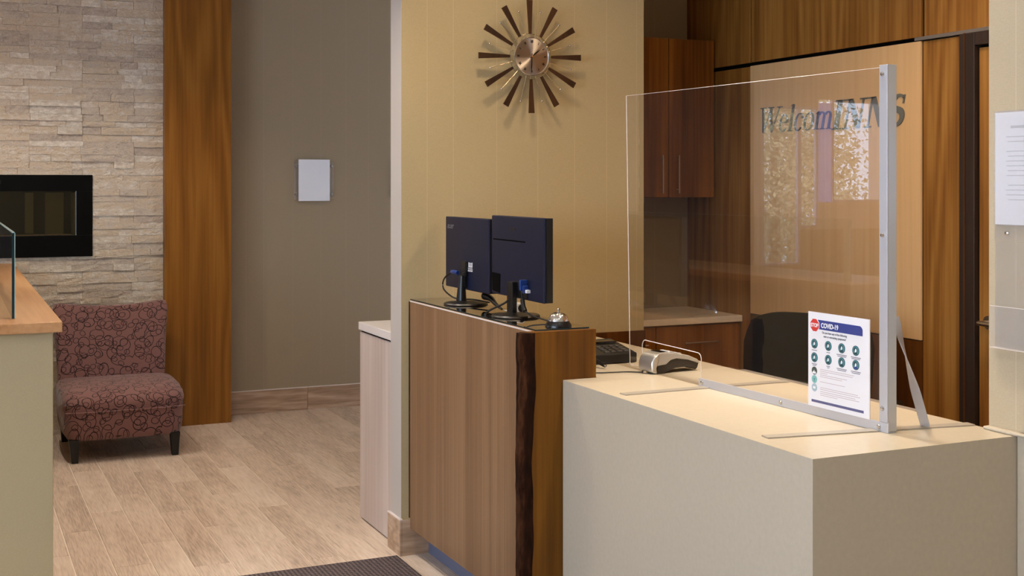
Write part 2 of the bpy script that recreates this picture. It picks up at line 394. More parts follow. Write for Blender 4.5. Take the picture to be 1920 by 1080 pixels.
# wood-look floor tiles, one object each where the photo shows them
PW, PL_ = .1478, .905
mesh_p = {}
def plank_mesh(L_):
    k = round(L_, 3)
    if k not in mesh_p:
        q = MB().box(0, PW-.0042, 0, L_-.0028, 0, .0036); me = bpy.data.meshes.new('floor_plank')
        bmesh.ops.bevel(q.bm, geom=[e for e in q.bm.edges if all(v.co.z > .003 for v in e.verts)], offset=.0012, segments=1, affect='EDGES')
        bmesh.ops.recalc_face_normals(q.bm, faces=q.bm.faces[:]); q.bm.to_mesh(me); q.bm.free(); me.materials.append(M['floor_tile']); mesh_p[k] = me
    return mesh_p[k]
offs = [0, .30, .60, .18, .75, .42, .08, .55]
for i in range(-1, 17):
    x0 = .469+(i-0)*PW
    if x0 > 2.75: continue
    y = 3.1+offs[i % 8]-PL_; 
    while y < 8.34:
        a, b_ = max(y, 3.1), min(y+PL_, 8.335)
        if b_-a > .05:
            o = bpy.data.objects.new('plank', plank_mesh(b_-a)); C.objects.link(o); o.parent = fl; o.location = (x0, a, 0)
        y += PL_
box('tile_field', 'floor_tile', -3.4, .31, -3, 8.3, 0, .0035, fl)
box('tile_field', 'floor_tile', .31, 4.2, -3, 3.09, 0, .0035, fl)
box('tile_field', 'floor_tile', 2.84, 4.2, 3.1, 8.3, 0, .0035, fl)

# far wall and its tile baseboard
struct('wall_far', 'taupe_wallcovering', 1.25, 4.4, 8.34, 8.5, 0, CE)
bb = struct('baseboard_far', 'grout', 1.684, 4.2, 8.331, 8.345, 0, .157)
xx = 1.684
for wdt in (.575, .9, .9):
    box('tile', 'tile_baseboard', xx, xx+wdt-.004, 8.322, 8.332, 0.004, .155, bb, bevel=.001); xx += wdt
box('cap_trim', 'clear_plastic_edge', 1.684, 4.06, 8.320, 8.336, .155, .160, bb)

# stone wall: backing, individual stones where in view, the rest joined
SY = 8.155
sw = MB().box(.84, 1.40, SY, 8.45, 0, CE).box(-.80, -.38, SY, 8.45, 0, CE).box(-.38, .84, SY, 8.45, 0, 1.10).box(-.38, .84, SY, 8.45, 1.612, CE).build('wall_stone', 'grout')
sw['kind'] = 'structure'
def stone_mesh(seed):
    rnd = random.Random(seed); bm = bmesh.new(); nx, nz = 4, 2; v = {}
    for i in range(nx+1):
        for j in range(nz+1):
            edge = i in (0, nx) or j in (0, nz)
            y = -1+(.26*rnd.random() if not edge else .03+.16*rnd.random())
            v[i, j] = bm.verts.new((i/nx, y, j/nz))
    for i in range(nx):
        for j in range(nz): bm.faces.new((v[i, j], v[i+1, j], v[i+1, j+1], v[i, j+1]))
    bk = [bm.verts.new(p) for p in ((0, 0, 0), (1, 0, 0), (1, 0, 1), (0, 0, 1))]
    bm.faces.new([bk[0], bk[1]]+[v[i, 0] for i in range(nx, -1, -1)]); bm.faces.new([bk[3]]+[v[i, nz] for i in range(nx+1)]+[bk[2]])
    bm.faces.new([bk[0]]+[v[0, j] for j in range(nz+1)]+[bk[3]]); bm.faces.new([bk[1], bk[2]]+[v[nx, j] for j in range(nz, -1, -1)])
    bmesh.ops.recalc_face_normals(bm, faces=bm.faces[:])
    me = bpy.data.meshes.new('stone'); bm.to_mesh(me); bm.free(); me.materials.append(M['ledger_stone']); return me
SM = [stone_mesh(k) for k in range(14)]
rs = random.Random(11); z = .0; nst = 0; far_stones = MB()
def fill(x0, x1, z, h, seams):
    """one course; stones break at the seams of the ledger panels"""
    global nst
    cuts = [x0]+[q_ for q_ in seams if x0+.05 < q_ < x1-.05]+[x1]
    for a_, b_ in zip(cuts, cuts[1:]):
        x = a_
        while x < b_-.001:
            Lr = rs.choice((.11, .17, .22, .27, .34))*rs.uniform(.85, 1.15)
            if b_-x-Lr < .08: Lr = b_-x
            dp = rs.choice((.015, .019, .021, .023, .026, .032))*rs.uniform(.94, 1.06); me = rs.choice(SM)
            gz = .0006 if rs.random() < .7 else .0018
            if x+Lr > .28 and z < 2.66:
                o = bpy.data.objects.new('stone', me); C.objects.link(o); o.parent = sw
                o.location = (x, SY, z); o.scale = (Lr-.0014, dp, h-gz); nst += 1
            else:
                far_stones.box(x, x+Lr-.001, SY-dp*.9, SY, z, z+h-.0008)
            x += Lr
FX = .829; row = 0
while z < CE-.005:
    ph_ = .168
    off = (.0, .31)[row % 2]+.02
    seams = [-.80+off+.62*k_ for k_ in range(5)]
    hs = [.042, .042, .042, .042]; a_ = rs.randrange(4); d_ = rs.choice((-.006, .004, .008)); hs[a_] += d_; hs[(a_+1) % 4] -= d_
    for h in hs:
        h = min(h, CE-z)
        for lim in (1.102, 1.61):
            if z < lim-.001 and z+h > lim-.015: h = lim-z
        if h < .004: continue
        if 1.101 < z < 1.609: fill(-.80, -.373, z, h, seams); fill(FX+.003, 1.262, z, h, seams)
        else: fill(-.80, 1.262, z, h, seams)
        z += h
    row += 1
far_stones.build('stonework', 'ledger_stone', sw, kind='stuff')

# lobby windows seen only as reflections in the guard, left of the stone
fr_ = MB()
for a in ((-3.5, -3.38, 1.17, CE), (-3.38, -2.78, 1.17, 1.40), (-3.38, -2.62, 2.27, CE), (-2.62, -1.93, 2.20, CE), (-2.78, -2.62, 1.17, 1.40), (-2.02, -1.93, .88, 2.20), (-2.62, -2.42, 1.17, 1.19)):
    fr_.box(a[0], a[1], 8.14, 8.18, a[2], a[3])
ws = fr_.build('wall_lobby', 'pale_wall'); ws['kind'] = 'structure'
ws2 = MB().box(-3.5, -2.42, 8.14, 8.18, 0, 1.17).box(-2.42, -1.93, 8.14, 8.18, 0, .88).box(-1.93, -.80, 8.14, 8.30, 0, CE).build('wall_dark', 'door_frame_brown'); ws2['kind'] = 'structure'  # unseen wall coloured dark to keep the guard's reflection dark
def win(name, x0, x1, z0, z1, y=8.145):
    q = MB(); t = .018
    q.box(x0, x1, y, y+.03, z0, z0+t).box(x0, x1, y, y+.03, z1-t, z1).box(x0, x0+t, y, y+.03, z0+t, z1-t).box(x1-t, x1, y, y+.03, z0+t, z1-t)
    f = q.build(name, 'window_frame'); f['kind'] = 'structure'
    box('pane', 'window_glass', x0+t, x1-t, y+.014, y+.019, z0+t, z1-t, f)
win('window_1', -3.38, -2.78, 1.40, 2.27); win('window_2', -2.62, -2.42, 1.19, 2.20); win('window_3', -2.42, -2.02, .88, 2.20)
cp = box('trim_1', 'sheer_blind', -2.779, -2.621, 8.148, 8.152, 1.40, 2.24); cp['kind'] = 'structure'

# left wall with the wide lobby window, front, right and office walls
wl = MB()
for a in ((-3.2, -1.0, 0, CE), (3.4, 8.36, 0, CE), (-1.0, 3.4, 0, .8), (-1.0, 3.4, 2.7, CE)): wl.box(-3.55, -3.4, a[0], a[1], a[2], a[3])
wl = wl.build('wall_left', 'pale_wall'); wl['kind'] = 'structure'
q = MB()
for k in range(5): q.box(-3.5, -3.44, -1+k*1.1-.03*(k > 0), -1+k*1.1+.03, .8, 2.7)
q.box(-3.5, -3.44, -1, 3.4, .8, .85).box(-3.5, -3.44, -1, 3.4, 2.65, 2.7)
wf = q.build('window_4', 'window_frame'); wf['kind'] = 'structure'
for k in range(4): box('pane', 'window_glass', -3.475, -3.469, -.97+k*1.1, -.97+k*1.1+1.04, .85, 2.65, wf)
struct('wall_front', 'tan_wallcovering', -3.6, 4.4, -3.2, -3.05, 0, CE)
struct('wall_hall', 'taupe_wallcovering', 4.2, 4.35, 5.85, 8.35, 0, CE)

# clock wall
wc = struct('wall_center', 'tan_wallcovering', 1.7252, 2.892, 4.884, 5.017, 0, CE)
e_ = struct('wall_end_daylit', 'daylit_end_paint', 1.7232, 1.7252, 4.884, 5.017, 0, CE)  # wall end paler and cooler, with the daylight put into its colour
bc = MB().box(1.7135, 1.7235, 4.872, 5.03, 0, .152).box(1.7235, 2.0, 4.872, 4.884, 0, .152).build('baseboard_center', 'tile_baseboard', bevel=.0015); bc['kind'] = 'structure'
box('cap_trim', 'clear_plastic_edge', 1.7125, 1.7255, 4.871, 5.031, .152, .157, bc)
dp_ = struct('trim_3', 'wainscot_veneer', 1.98, 2.892, 4.868, 4.884, 0, .887)

# nook, office and its panelled back wall
struct('wall_nook', 'taupe_wallcovering', 2.892, 3.65, 5.70, 5.85, 0, CE)
struct('wall_nook_side', 'taupe_wallcovering', 2.80, 2.892, 5.017, 5.85, 0, CE)
wb = struct('wall_back', 'shadow_black', 3.66, 3.8, .5, 5.85, 0, CE)
BX = 3.65
hd = [(5.7, 5.124), (5.106, 3.930), (3.912, 2.72), (2.708, 1.6)]
for a, b_ in hd: box('header_panel', 'office_veneer', BX-.004, 3.66, b_, a, 2.158, CE, wb, bevel=.001)
box('panel', 'office_veneer', BX, 3.66, 5.121, 5.70, 0, 2.138, wb, bevel=.001)
box('panel', 'office_veneer', BX, 3.66, 3.70, 3.923, .0, 2.138, wb, bevel=.001)
box('panel', 'wainscot_veneer', BX-.006, 3.66, 3.926, 5.118, .0, .905, wb, bevel=.001)
box('panel', 'office_veneer', BX, 3.66, 1.2, 2.70, 0, 2.138, wb, bevel=.001)
box('header_reflection', 'aluminium_dull', BX-.012, 3.66, 1.6, 3.96, 2.143, 2.157, wb)  # strip painted as light reflected along the header's lower edge
struct('wall_office_end', 'taupe_wallcovering', 2.65, 3.7, .5, .65, 0, CE)
# dark door
dr = MB().box(BX-.025, 3.66, 3.62, 3.70, 0, 2.142).box(BX-.025, 3.66, 2.71, 3.62, 2.09, 2.142).box(BX-.025, 3.66, 2.71, 2.78, 0, 2.09).build('door_1', 'door_frame_brown', bevel=.003); dr['kind'] = 'structure'
box('frame_highlight', 'walnut_dark', BX-.030, BX-.02, 3.665, 3.672, 0, 2.142, dr)  # lighter strip painted as the highlight line on the frame
lf = box('door_leaf', 'office_veneer', BX-.006, 3.658, 2.79, 3.612, .01, 2.08, dr)
q = MB().lathe([(.026, -.004), (.026, .006)], (BX-.012, 3.56, 1.02), 20, 'x').tube([(BX-.01, 3.56, 1.02), (BX-.055, 3.56, 1.02), (BX-.065, 3.55, 1.02), (BX-.066, 3.44, 1.018)], .009, smooth=3)
q.build('door_handle', 'steel_handle', lf, smooth=True)

# right wall stub with the trim round the counter end
struct('wall_right', 'cream_wallcovering', 2.502, 2.65, -3.05, 2.447, 0, CE)
q = MB().box(2.478, 2.5015, 2.30, 2.446, .907, .916).box(2.488, 2.5015, 2.30, 2.341, .004, .916)
t4 = q.build('trim_4', 'quartz', bevel=.004); t4['kind'] = 'structure'

# ---------------------------------------------------------------- wooden pillar, half wall, glass
pl = thing('wood_clad_pillar', 'full-height pillar clad in orange brown veneer between stone wall and taupe wall', 'pillar', (1.47, 8.2, 0))
box('cladding', 'pillar_veneer', 1.262, 1.684, 8.08, 8.338, 0, CE-.001, pl, bevel=.002)

hw = thing('half_wall', 'chest-high cream half wall with wooden ledge beside the patterned chair', 'partition', (.1, 6.3, 0))
box('body', 'cream_half_wall', -.11, .341, 4.63, 8.10, .0035, 1.032, hw, bevel=.002)
box('ledge', 'ledge_wood', -.15, .369, 4.595, 8.11, 1.033, 1.07, hw, bevel=.003)
gp = thing('glass_screen', 'upright greenish glass screen standing on the wooden ledge of the half wall', 'screen', (.216, 6.4, 1.07))
box('glass_pane', 'tinted_glass', .2120, .2210, 4.765, 8.09, 1.071, 1.377, gp)
box('front_edge', 'glass_edge', .2115, .2200, 4.757, 4.765, 1.071, 1.377, gp)
box('bevelled_edge', 'glass_edge_light', .2202, .2227, 4.757, 4.80, 1.071, 1.377, gp)
box('top_edge', 'glass_edge_light', .2120, .2210, 4.766, 8.09, 1.377, 1.380, gp)

# fireplace
fp = thing('electric_fireplace', 'long black linear fireplace set in the pale stone wall', 'fireplace', (.23, SY, 1.102))
x0, x1, z0, z1 = -.37, FX, 1.102, 1.61
q = MB(); Y0 = SY-.032
for a in ((x0, x1, z0, 1.235), (x0, x1, 1.508, z1), (x0, x0+.11, 1.235, 1.508), (.735, x1, 1.235, 1.508)):
    q.box(a[0], a[1], Y0, SY+.02, a[2], a[3])
q.build('frame', 'fire_frame', fp, bevel=.002)
q = MB()
q.box(x0+.11, .735, 8.40, 8.41, 1.235, 1.508).box(x0+.11, .735, SY+.02, 8.41, 1.5, 1.508).box(x0+.11, .735, SY+.02, 8.41, 1.225, 1.235)
q.build('firebox', 'firebox', fp)
MB().box(.725, .735, SY+.02, 8.40, 1.235, 1.5).box(.57, .68, 8.385, 8.398, 1.235, 1.5).build('reflection_panel', 'painted_reflection', fp)  # gold panels painted as the room's reflection in the fire glass
MB().box(.45, .50, 8.39, 8.399, 1.24, 1.5).build('reflection_panel', 'painted_reflection', fp)
box('glass_pane', 'fire_glass', x0+.10, .74, Y0+.012, Y0+.017, 1.228, 1.515, fp)
q = MB()
for i in range(60): q.box(x0+.12+i*.0160, x0+.12+i*.0160+.0145, SY+.03, SY+.05, 1.235, 1.238+.003*(i*7 % 5)/4)
q.build('ember_bed', 'glass_beads', fp, kind='stuff')
q = MB()
for i in range(3): q.box(x0+.15, .30, Y0-.001, Y0+.002, 1.555+i*.008, 1.558+i*.008)
q.build('vent_slot', 'terminal_dark', fp)

# wall frames on the taupe wall
def wall_frame(xa, xb, za, zb, label, mat='paper', knob='steel_handle'):
    t = thing('wall_sign', label, 'sign', ((xa+xb)/2, 8.34, (za+zb)/2))
    box('panel', mat, xa, xb, 8.312, 8.320, za, zb, t, bevel=.0008)
    k = 0
    for x in (xa-.016, xb+.016):
        for z_ in (za+.045, zb-.045):
            MB().lathe([(.008, 8.306), (.0085, 8.312), (.006, 8.322), (.006, 8.34)], (x, 0, z_), 14, 'y').build('standoff', knob, t, smooth=True)
    box('clear_backing', 'acrylic_sleeve', xa-.03, xb+.03, 8.3205, 8.3235, za+.012, zb-.012, t)
wall_frame(2.192, 2.412, 1.437, 1.722, 'blank white sheet on standoffs in the middle of the taupe wall')
wall_frame(2.885, 3.10, 1.437, 1.722, 'sign on standoffs peeking out behind the clock wall', 'terminal_dark', 'black_rubber')

# low cabinet behind the stub wall
lc = thing('low_cabinet', 'low pale laminate cabinet with white top behind the wall end', 'cabinet', (2.0, 5.27, 0))
box('body', 'low_cabinet_laminate', 1.745, 2.7, 5.033, 5.515, .012, .868, lc, bevel=.001)
box('plinth', 'shadow_black', 1.775, 2.68, 5.04, 5.50, .0035, .012, lc)
box('shadow_gap', 'shadow_black', 1.752, 2.69, 5.035, 5.512, .868, .877, lc)
box('countertop', 'white_edge_top', 1.738, 2.71, 5.02, 5.52, .877, .914, lc, bevel=.003)

# ---------------------------------------------------------------- reception desk (wood) and counter (quartz)
rd = thing('reception_desk', 'tall wood laminate reception desk with live-edge slab end beneath the clock', 'desk', (1.86, 4.25, 0))
box('front_panel', 'desk_laminate', 1.756, 1.774, 3.676, 4.865, .118, 1.066, rd, bevel=.001)
box('side_panel', 'walnut_dark', 1.7555, 1.775, 4.870, 4.882, .16, 1.062, rd)
box('carcass', 'desk_laminate', 1.776, 1.967, 3.676, 4.866, .118, 1.05, rd)
box('top', 'ledge_wood', 1.757, 1.968, 3.675, 4.868, 1.0502, 1.068, rd, bevel=.001)
box('edge_band', 'clear_plastic_edge', 1.7552, 1.7562, 3.676, 4.866, 1.062, 1.067, rd)
box('kick_plate', 'kick_metal', 1.84, 1.86, 3.676, 4.868, .0045, .118, rd)
# live-edge slab at the desk's end: wavy bark on its front edge
def wav(z): return .004*math.sin(z*7.1+.4)+.003*math.sin(z*15+1.0)+.0015*math.sin(z*37)-.014*(1-z)**2
SYa, SYb = 3.634, 3.675
bm = bmesh.new(); N = 40; rows = []
for i in range(N+1):
    z_ = .0135+(1.068-.0135)*i/N; wv = wav(z_)
    rows.append([bm.verts.new(p) for p in ((1.738+wv, SYa, z_), (1.968, SYa, z_), (1.968, SYb, z_), (1.705+.3*wv, SYb, z_))])
for a, b_ in zip(rows, rows[1:]):
    for i in range(4): bm.faces.new((a[i], a[(i+1) % 4], b_[(i+1) % 4], b_[i]))
bm.faces.new(rows[0][::-1]); bm.faces.new(rows[-1])
q = MB(); q.bm = bm; sl = q.build('slab_end', 'slab_wood', rd)
bm = bmesh.new(); rows = []; rr = random.Random(3)
for i in range(N+1):
    z_ = .015+(1.066-.015)*i/N; wv = wav(z_); j = rr.uniform(-.003, .003)
    rows.append([bm.verts.new(p) for p in ((1.740+wv, SYa-.0012, z_), (1.739+wv, SYb-.001, z_), (1.692+.2*wv+j*.4, SYb-.002, z_), (1.690+.2*wv+j, SYa+.004+j, z_), (1.708+.5*wv, SYa-.001+j*.3, z_))])
for a, b_ in zip(rows, rows[1:]):
    for i in range(5): bm.faces.new((a[i], a[(i+1) % 5], b_[(i+1) % 5], b_[i]))
bm.faces.new(rows[0][::-1]); bm.faces.new(rows[-1])
q = MB(); q.bm = bm; q.build('bark_edge', 'bark', sl)
dg_ = box('protective_glass', 'desk_glass', 1.7585, 1.956, 3.662, 4.868, 1.0685, 1.0735, None)
tag(dg_, 'thin dark-edged glass sheet laid over the wooden desk top under the monitors', 'glass')
ge = MB().box(1.7575, 1.7585, 3.661, 4.868, 1.0688, 1.0732).box(1.7575, 1.957, 3.661, 3.662, 1.0688, 1.0732).build('polished_edge', 'glass_edge', dg_)

rc = thing('reception_counter', 'cream quartz waterfall reception counter in front of the acrylic guard', 'counter', (2.17, 3.0, 0))
HC = .907
q = MB().box(1.844, 2.498, 2.342, 3.632, HC-.03, HC).box(1.972, 2.498, 3.632, 4.866, HC-.03, HC)
q.build('worktop', 'quartz', rc)
q = MB().box(1.844, 1.8745, 2.342, 3.632, .0045, HC-.03); q.build('front_panel', 'quartz', rc)
q = MB().box(1.8745, 2.498, 2.342, 2.372, .0045, HC-.03); q.build('end_panel', 'quartz', rc)
box('back_panel', 'wainscot_veneer', 2.46, 2.478, 2.45, 4.86, .0045, HC-.03, rc)
box('grey_strip', 'aluminium_dull', 2.499, 2.555, 2.75, 3.62, .885, .900, rc)  # grey strip along the counter's back edge

# ---------------------------------------------------------------- sunburst clock
ck = thing('sunburst_clock', 'sunburst wall clock with dark wood blades and beaded metal rods', 'clock', (2.296, 4.884, 2.103))
cy = -.052
for i in range(12):
    a = PI/2-i*PI/6+.02
    d = Vector((math.cos(a), 0, math.sin(a))); n_ = Vector((-math.sin(a), 0, math.cos(a)))
    bm = bmesh.new(); P = []
    for y_ in (cy-.004, cy+.004):
        for r_, h_ in ((.098, .0055), (.244, .0130)):
            for s_ in (-1, 1): P.append(bm.verts.new(d*r_+n_*h_*s_+Vector((0, y_, 0))))
    for f_ in ((0, 1, 3, 2), (4, 6, 7, 5), (0, 4, 5, 1), (2, 3, 7, 6), (0, 2, 6, 4), (1, 5, 7, 3)): bm.faces.new([P[k] for k in f_])
    q = MB(); q.bm = bm; q.build('blade', 'clock_walnut', ck, local=True)
    a2 = a-PI/12; d = Vector((math.cos(a2), 0, math.sin(a2)))
    q = MB().tube([d*.088+Vector((0, cy, 0)), d*.199+Vector((0, cy, 0))], .0012, 6, 0)
    rod = q.build('rod', 'brass_rod', ck, local=True, smooth=True)
    bm = bmesh.new(); bmesh.ops.create_uvsphere(bm, u_segments=10, v_segments=8, radius=.0048, matrix=Matrix.Translation(d*.199+Vector((0, cy, 0))))
    q = MB(); q.bm = bm; q.build('bead', 'chrome', rod, local=True, smooth=True)
def torus(r, t, y, mat, name, par):
    q = MB(); n_, k_ = 64, 8; bm = q.bm; R_ = []
    for i in range(n_):
        a = 2*PI*i/n_
        R_.append([bm.verts.new(((r+t*math.cos(2*PI*j/k_))*math.cos(a), y+t*math.sin(2*PI*j/k_), (r+t*math.cos(2*PI*j/k_))*math.sin(a))) for j in range(k_)])
    for i in range(n_):
        for j in range(k_): bm.faces.new((R_[i][j], R_[(i+1) % n_][j], R_[(i+1) % n_][(j+1) % k_], R_[i][(j+1) % k_]))
    return q.build(name, mat, par, local=True, smooth=True)
torus(.0985, .0013, cy, 'brass_rod', 'outer_ring', ck); torus(.0815, .0022, cy-.012, 'chrome', 'bezel', ck)
MB().lathe([(.081, cy-.008), (.081, cy-.010), (.001, cy-.0125)], (0, 0, 0), 64, 'y').build('dial', 'spun_metal', ck, local=True, smooth=True)
MB().lathe([(.05, 0), (.05, cy+.012), (.079, cy+.0), (.079, cy-.008)], (0, 0, 0), 40, 'y').build('movement_case', 'walnut_dark', ck, local=True)
RN = ['XII', 'I', 'II', 'III', 'IIII', 'V', 'VI', 'VII', 'VIII', 'IX', 'X', 'XI']
for i, s_ in enumerate(RN):
    a = PI/2-i*PI/6
    o = text('numeral', s_, .015, 'black_frame', ck, 0, -.005, 0, align='CENTER', sx=.6, bold=.0004)
    o.data.transform(Matrix.Translation((.064*math.cos(a), cy-.0138, .064*math.sin(a))) @ Matrix.Rotation(-(a-PI/2), 4, 'Y'))
for i in range(24):
    a = i*PI/12+PI/24
    if i % 2 == 0: continue
MB_ = MB()
for i in range(24):
    a = i*PI/12; d = Vector((math.cos(a), 0, math.sin(a))); MB_.tube([d*.0825+Vector((0, cy, 0)), d*.098+Vector((0, cy, 0))], .001, 6, 0)
MB_.build('spoke_ring', 'brass_rod', ck, local=True)
def hand(name, ang, L_, w_):
    d = Vector((math.sin(ang), 0, math.cos(ang))); n_ = Vector((math.cos(ang), 0, -math.sin(ang))); bm = bmesh.new(); y_ = cy-.0155
    pts = [d*-.012+n_*w_*.5, d*-.012-n_*w_*.5, d*L_*.6-n_*w_, d*L_, d*L_*.6+n_*w_]
    A = [bm.verts.new(p+Vector((0, y_, 0))) for p in pts]; B = [bm.verts.new(p+Vector((0, y_-.0012, 0))) for p in pts]
    bm.faces.new(A); bm.faces.new(B[::-1])
    for i in range(5): bm.faces.new((A[i], B[i], B[(i+1) % 5], A[(i+1) % 5]))
    q = MB(); q.bm = bm; q.build(name, 'black_frame', ck, local=True)
hand('hour_hand', math.radians(52), .05, .0028); hand('minute_hand', math.radians(183), .078, .0022)
MB().lathe([(.004, cy-.013), (.004, cy-.019)], (0, 0, 0), 16, 'y').build('hub_cap', 'chrome', ck, local=True, smooth=True)

# ---------------------------------------------------------------- monitors (backs to the camera)
def monitor(loc, rz, W, H_, zb, label, kind):
    t = thing('monitor', label, 'monitor', loc, rz, 'monitors on the wooden desk')
    # local: back faces -Y; x to the viewer's right
    z0 = zb-loc[2]; py = .010
    xo = -.018; XL = -W/2+xo; XR = W/2+xo
    q = MB().box(XL, XR, py, py+.010, z0, z0+H_); sh = q.build('rear_shell', 'monitor_black', t, local=True, bevel=.004)
    q = MB().box(XL+.001, XR-.001, py+.0102, py+.036, z0+.001, z0+H_-.001); q.build('bezel', 'monitor_dark', t, local=True, bevel=.002)
    box('screen', 'screen', XL+.014, XR-.014, py+.0362, py+.0368, z0+.02, z0+H_-.014, t, local=True)
    if kind == 1:
        text('logo', 'acer', .033, 'logo_grey', t, XL+.022, z0+H_-.048, py-.0008, bold=.0006, sx=1.2, shear=.15)
        q = MB().box(-.045, .0, py-.012, py+.001, z0+.055, z0+.115); q.build('stand_mount', 'monitor_dark', t, local=True, bevel=.003)
        s_ = box('sticker', 'label_white', -.006, .046, py-.0010, py, z0+.076, z0+.090, t, local=True)
        box('sticker', 'label_white', .006, .046, py-.0010, py, z0+.093, z0+.112, t, local=True)
        q = MB()
        for k in range(3): q.box(.012, .040, py-.0014, py-.001, z0+.098+k*.006, z0+.1005+k*.006)
        for k in range(4): q.box(.0+k*.012, .007+k*.012, py-.0014, py-.001, z0+.079, z0+.089)
        q.build('sticker_print', 'print_dark', s_, local=True)
        q = MB().tube([(-.022, -.010, .012), (-.02, -.008, z0+.06)], .021, 16, 0, taper=.55); q.box(-.030, -.006, -.006, py, z0+.01, z0+.07)
    else:
        text('logo', 'acer', .024, 'terminal_dark', t, -.075, z0+H_-.052, py-.0008, bold=.0004, sx=1.2, shear=.15)
        box('vent_slot', 'shadow_black', XL+.018, .062, py-.0008, py+.0002, z0+H_-.092, z0+H_-.087, t, local=True)
        q = MB().prism([(XL+.01, z0+.012), (XL+.085, z0+.006), (XL+.088, z0+.078), (XL+.006, z0+.080)], 'y', py-.0009, py+.0003); q.build('port_recess', 'shadow_black', t, local=True)
        q = MB().box(-.05, .085, py-.0035, py+.001, z0+.004, z0+.062); q.build('stand_mount', 'monitor_dark', t, local=True, bevel=.003)
        q = MB().box(-.058, -.006, -.012, .008, .008, z0+.06)
    q.build('stand_neck', 'monitor_dark', t, local=True, bevel=.003)
    MB().lathe([(.0875, .0), (.0885, .003), (.084, .008), (.03, .013), (.012, .014)], (0, 0, 0), 40, 'z').build('stand_base', 'monitor_dark', t, local=True, smooth=True)
    return t
DZ = 1.0737
m1 = monitor((1.878, 4.553, DZ), RNEG, .452, .289, 1.129, 'black monitor with pale maker mark and white sticker on its back, nearest the wall', 1)
m2 = monitor((1.868, 4.055, DZ), RNEG-math.radians(1.5), .478, .296, 1.138, 'black monitor with a horizontal slot across its back, next to the bell', 2)
# cables that belong to the monitors
def wl_(p): return p
q = MB().tube([(-.115, -.012, .122), (-.08, -.016, .124), (-.055, -.012, .122)], .0085, 8, 2); q.build('video_plug', 'vga_blue', m1, local=True, smooth=True)
q = MB().tube([(-.115, -.012, .122), (-.165, -.02, .10), (-.185, -.025, .075), (-.185, -.02, .045), (-.12, -.01, .02), (-.05, .0, .016), (.0, .03, .018), (.12, .05, .016)], .0032, 6, 4); q.build('cable', 'black_rubber', m1, local=True, smooth=True)
q = MB().box(.068, .082, -.018, .010, .10, .138).box(.084, .094, -.012, .010, .09, .118); q.build('video_plug', 'vga_blue', m2, local=True, bevel=.003)
q = MB().box(.096, .110, -.006, .010, .092, .104); q.build('white_plug', 'label_white', m2, local=True, bevel=.002)
q = MB().tube([(.076, -.008, .102), (.078, -.008, .07), (.09, -.008, .045)], .0035, 6, 4); q.tube([(.078, -.008, .068), (.09, -.010, .046), (.105, -.01, .03)], .0085, 8, 3)
q.build('cable', 'black_rubber', m2, local=True, smooth=True); q = MB()
q.tube([(.105, -.01, .03), (.14, .0, .018), (.21, .02, .008), (.26, .03, .005)], .0028, 6, 4)
q.build('cable', 'black_rubber', m2, local=True, smooth=True); q = MB()
q.tube([(-.02, .0, .075), (-.055, -.02, .045), (-.095, -.055, .02), (-.105, -.07, .008), (-.08, -.088, .004)], .0042, 6, 4)
q.build('cable', 'black_rubber', m2, local=True, smooth=True)

# tapered black cable sleeve and tape roll behind the stands
q = MB().tube([(1.925, 4.47, 1.112), (1.92, 4.40, 1.108), (1.905, 4.32, 1.094), (1.90, 4.25, 1.081)], .016, 10, 4, taper=.25)
o = q.build('cable_sleeve', 'monitor_dark', smooth=True); tag(o, 'tapered black cable end lying on the glass between the two monitors', 'cable')
tr = thing('tape_roll', 'small white roll with dark core lying behind the monitor next to the bell', 'tape roll', (1.934, 4.168, DZ))
MB().lathe([(.0145, -.02), (.019, -.02), (.019, .02), (.0145, .02)], (1.934, 4.168, DZ+.0192), 24, 'y').build('paper_roll', 'tape_white', tr, smooth=True)
MB().lathe([(.0142, -.021), (.0142, .021)], (1.934, 4.168, DZ+.0192), 20, 'y').build('core', 'monitor_dark', tr, smooth=True)
box('receipt_strip', 'paper', 1.921, 1.947, 4.19, 4.28, DZ, DZ+.0008, tr)

# call bell
bl = thing('call_bell', 'chrome call bell with black skirt on the corner of the wooden desk', 'bell', (1.872, 3.722, DZ))
MB().lathe([(.0445, 0), (.0445, .004), (.036, .0185), (.035, .0185)], n=40).build('base', 'black_frame', bl, local=True, smooth=True)
MB().lathe([(.0355, .0187), (.0345, .024), (.030, .034), (.022, .042), (.012, .0465), (.004, .048)], n=40).build('dome', 'chrome', bl, local=True, smooth=True)
MB().lathe([(.0035, .048), (.0035, .053), (.006, .055), (.006, .058), (.002, .061)], n=20).build('plunger', 'chrome', bl, local=True, smooth=True)

# ---------------------------------------------------------------- things on the counter
# payment terminal; local x towards its tail
pt = thing('card_terminal', 'silver handheld card payment terminal lying in the opening of the guard', 'card terminal', (2.168, 3.642, HC), math.radians(6))
prof = [(0, .012), (.0, .045), (.012, .066), (.035, .072), (.06, .070), (.10, .066), (.15, .056), (.19, .040), (.198, .030), (.200, .024), (.15, .040), (.10, .048), (.075, .044), (.055, .030), (.02, .028)]
MB().prism(prof, 'y', -.038, .038).build('housing', 'terminal_silver', pt, local=True, bevel=.006, smooth=True)
prof2 = [(.018, .0012), (.05, .0012), (.075, .010), (.10, .016), (.15, .016), (.185, .004), (.192, .010), (.197, .026), (.15, .041), (.10, .049), (.075, .045), (.055, .031), (.02, .029)]
MB().prism(prof2, 'y', -.035, .035).build('underside', 'terminal_dark', pt, local=True, bevel=.002)
MB().prism([(-.006, .010), (-.006, .040), (.006, .062), (.026, .070), (.024, .045), (.014, .02), (.018, .0015), (.008, .0015)], 'y', -.040, .040).build('printer_cover', 'terminal_cap', pt, local=True, bevel=.006, smooth=True)
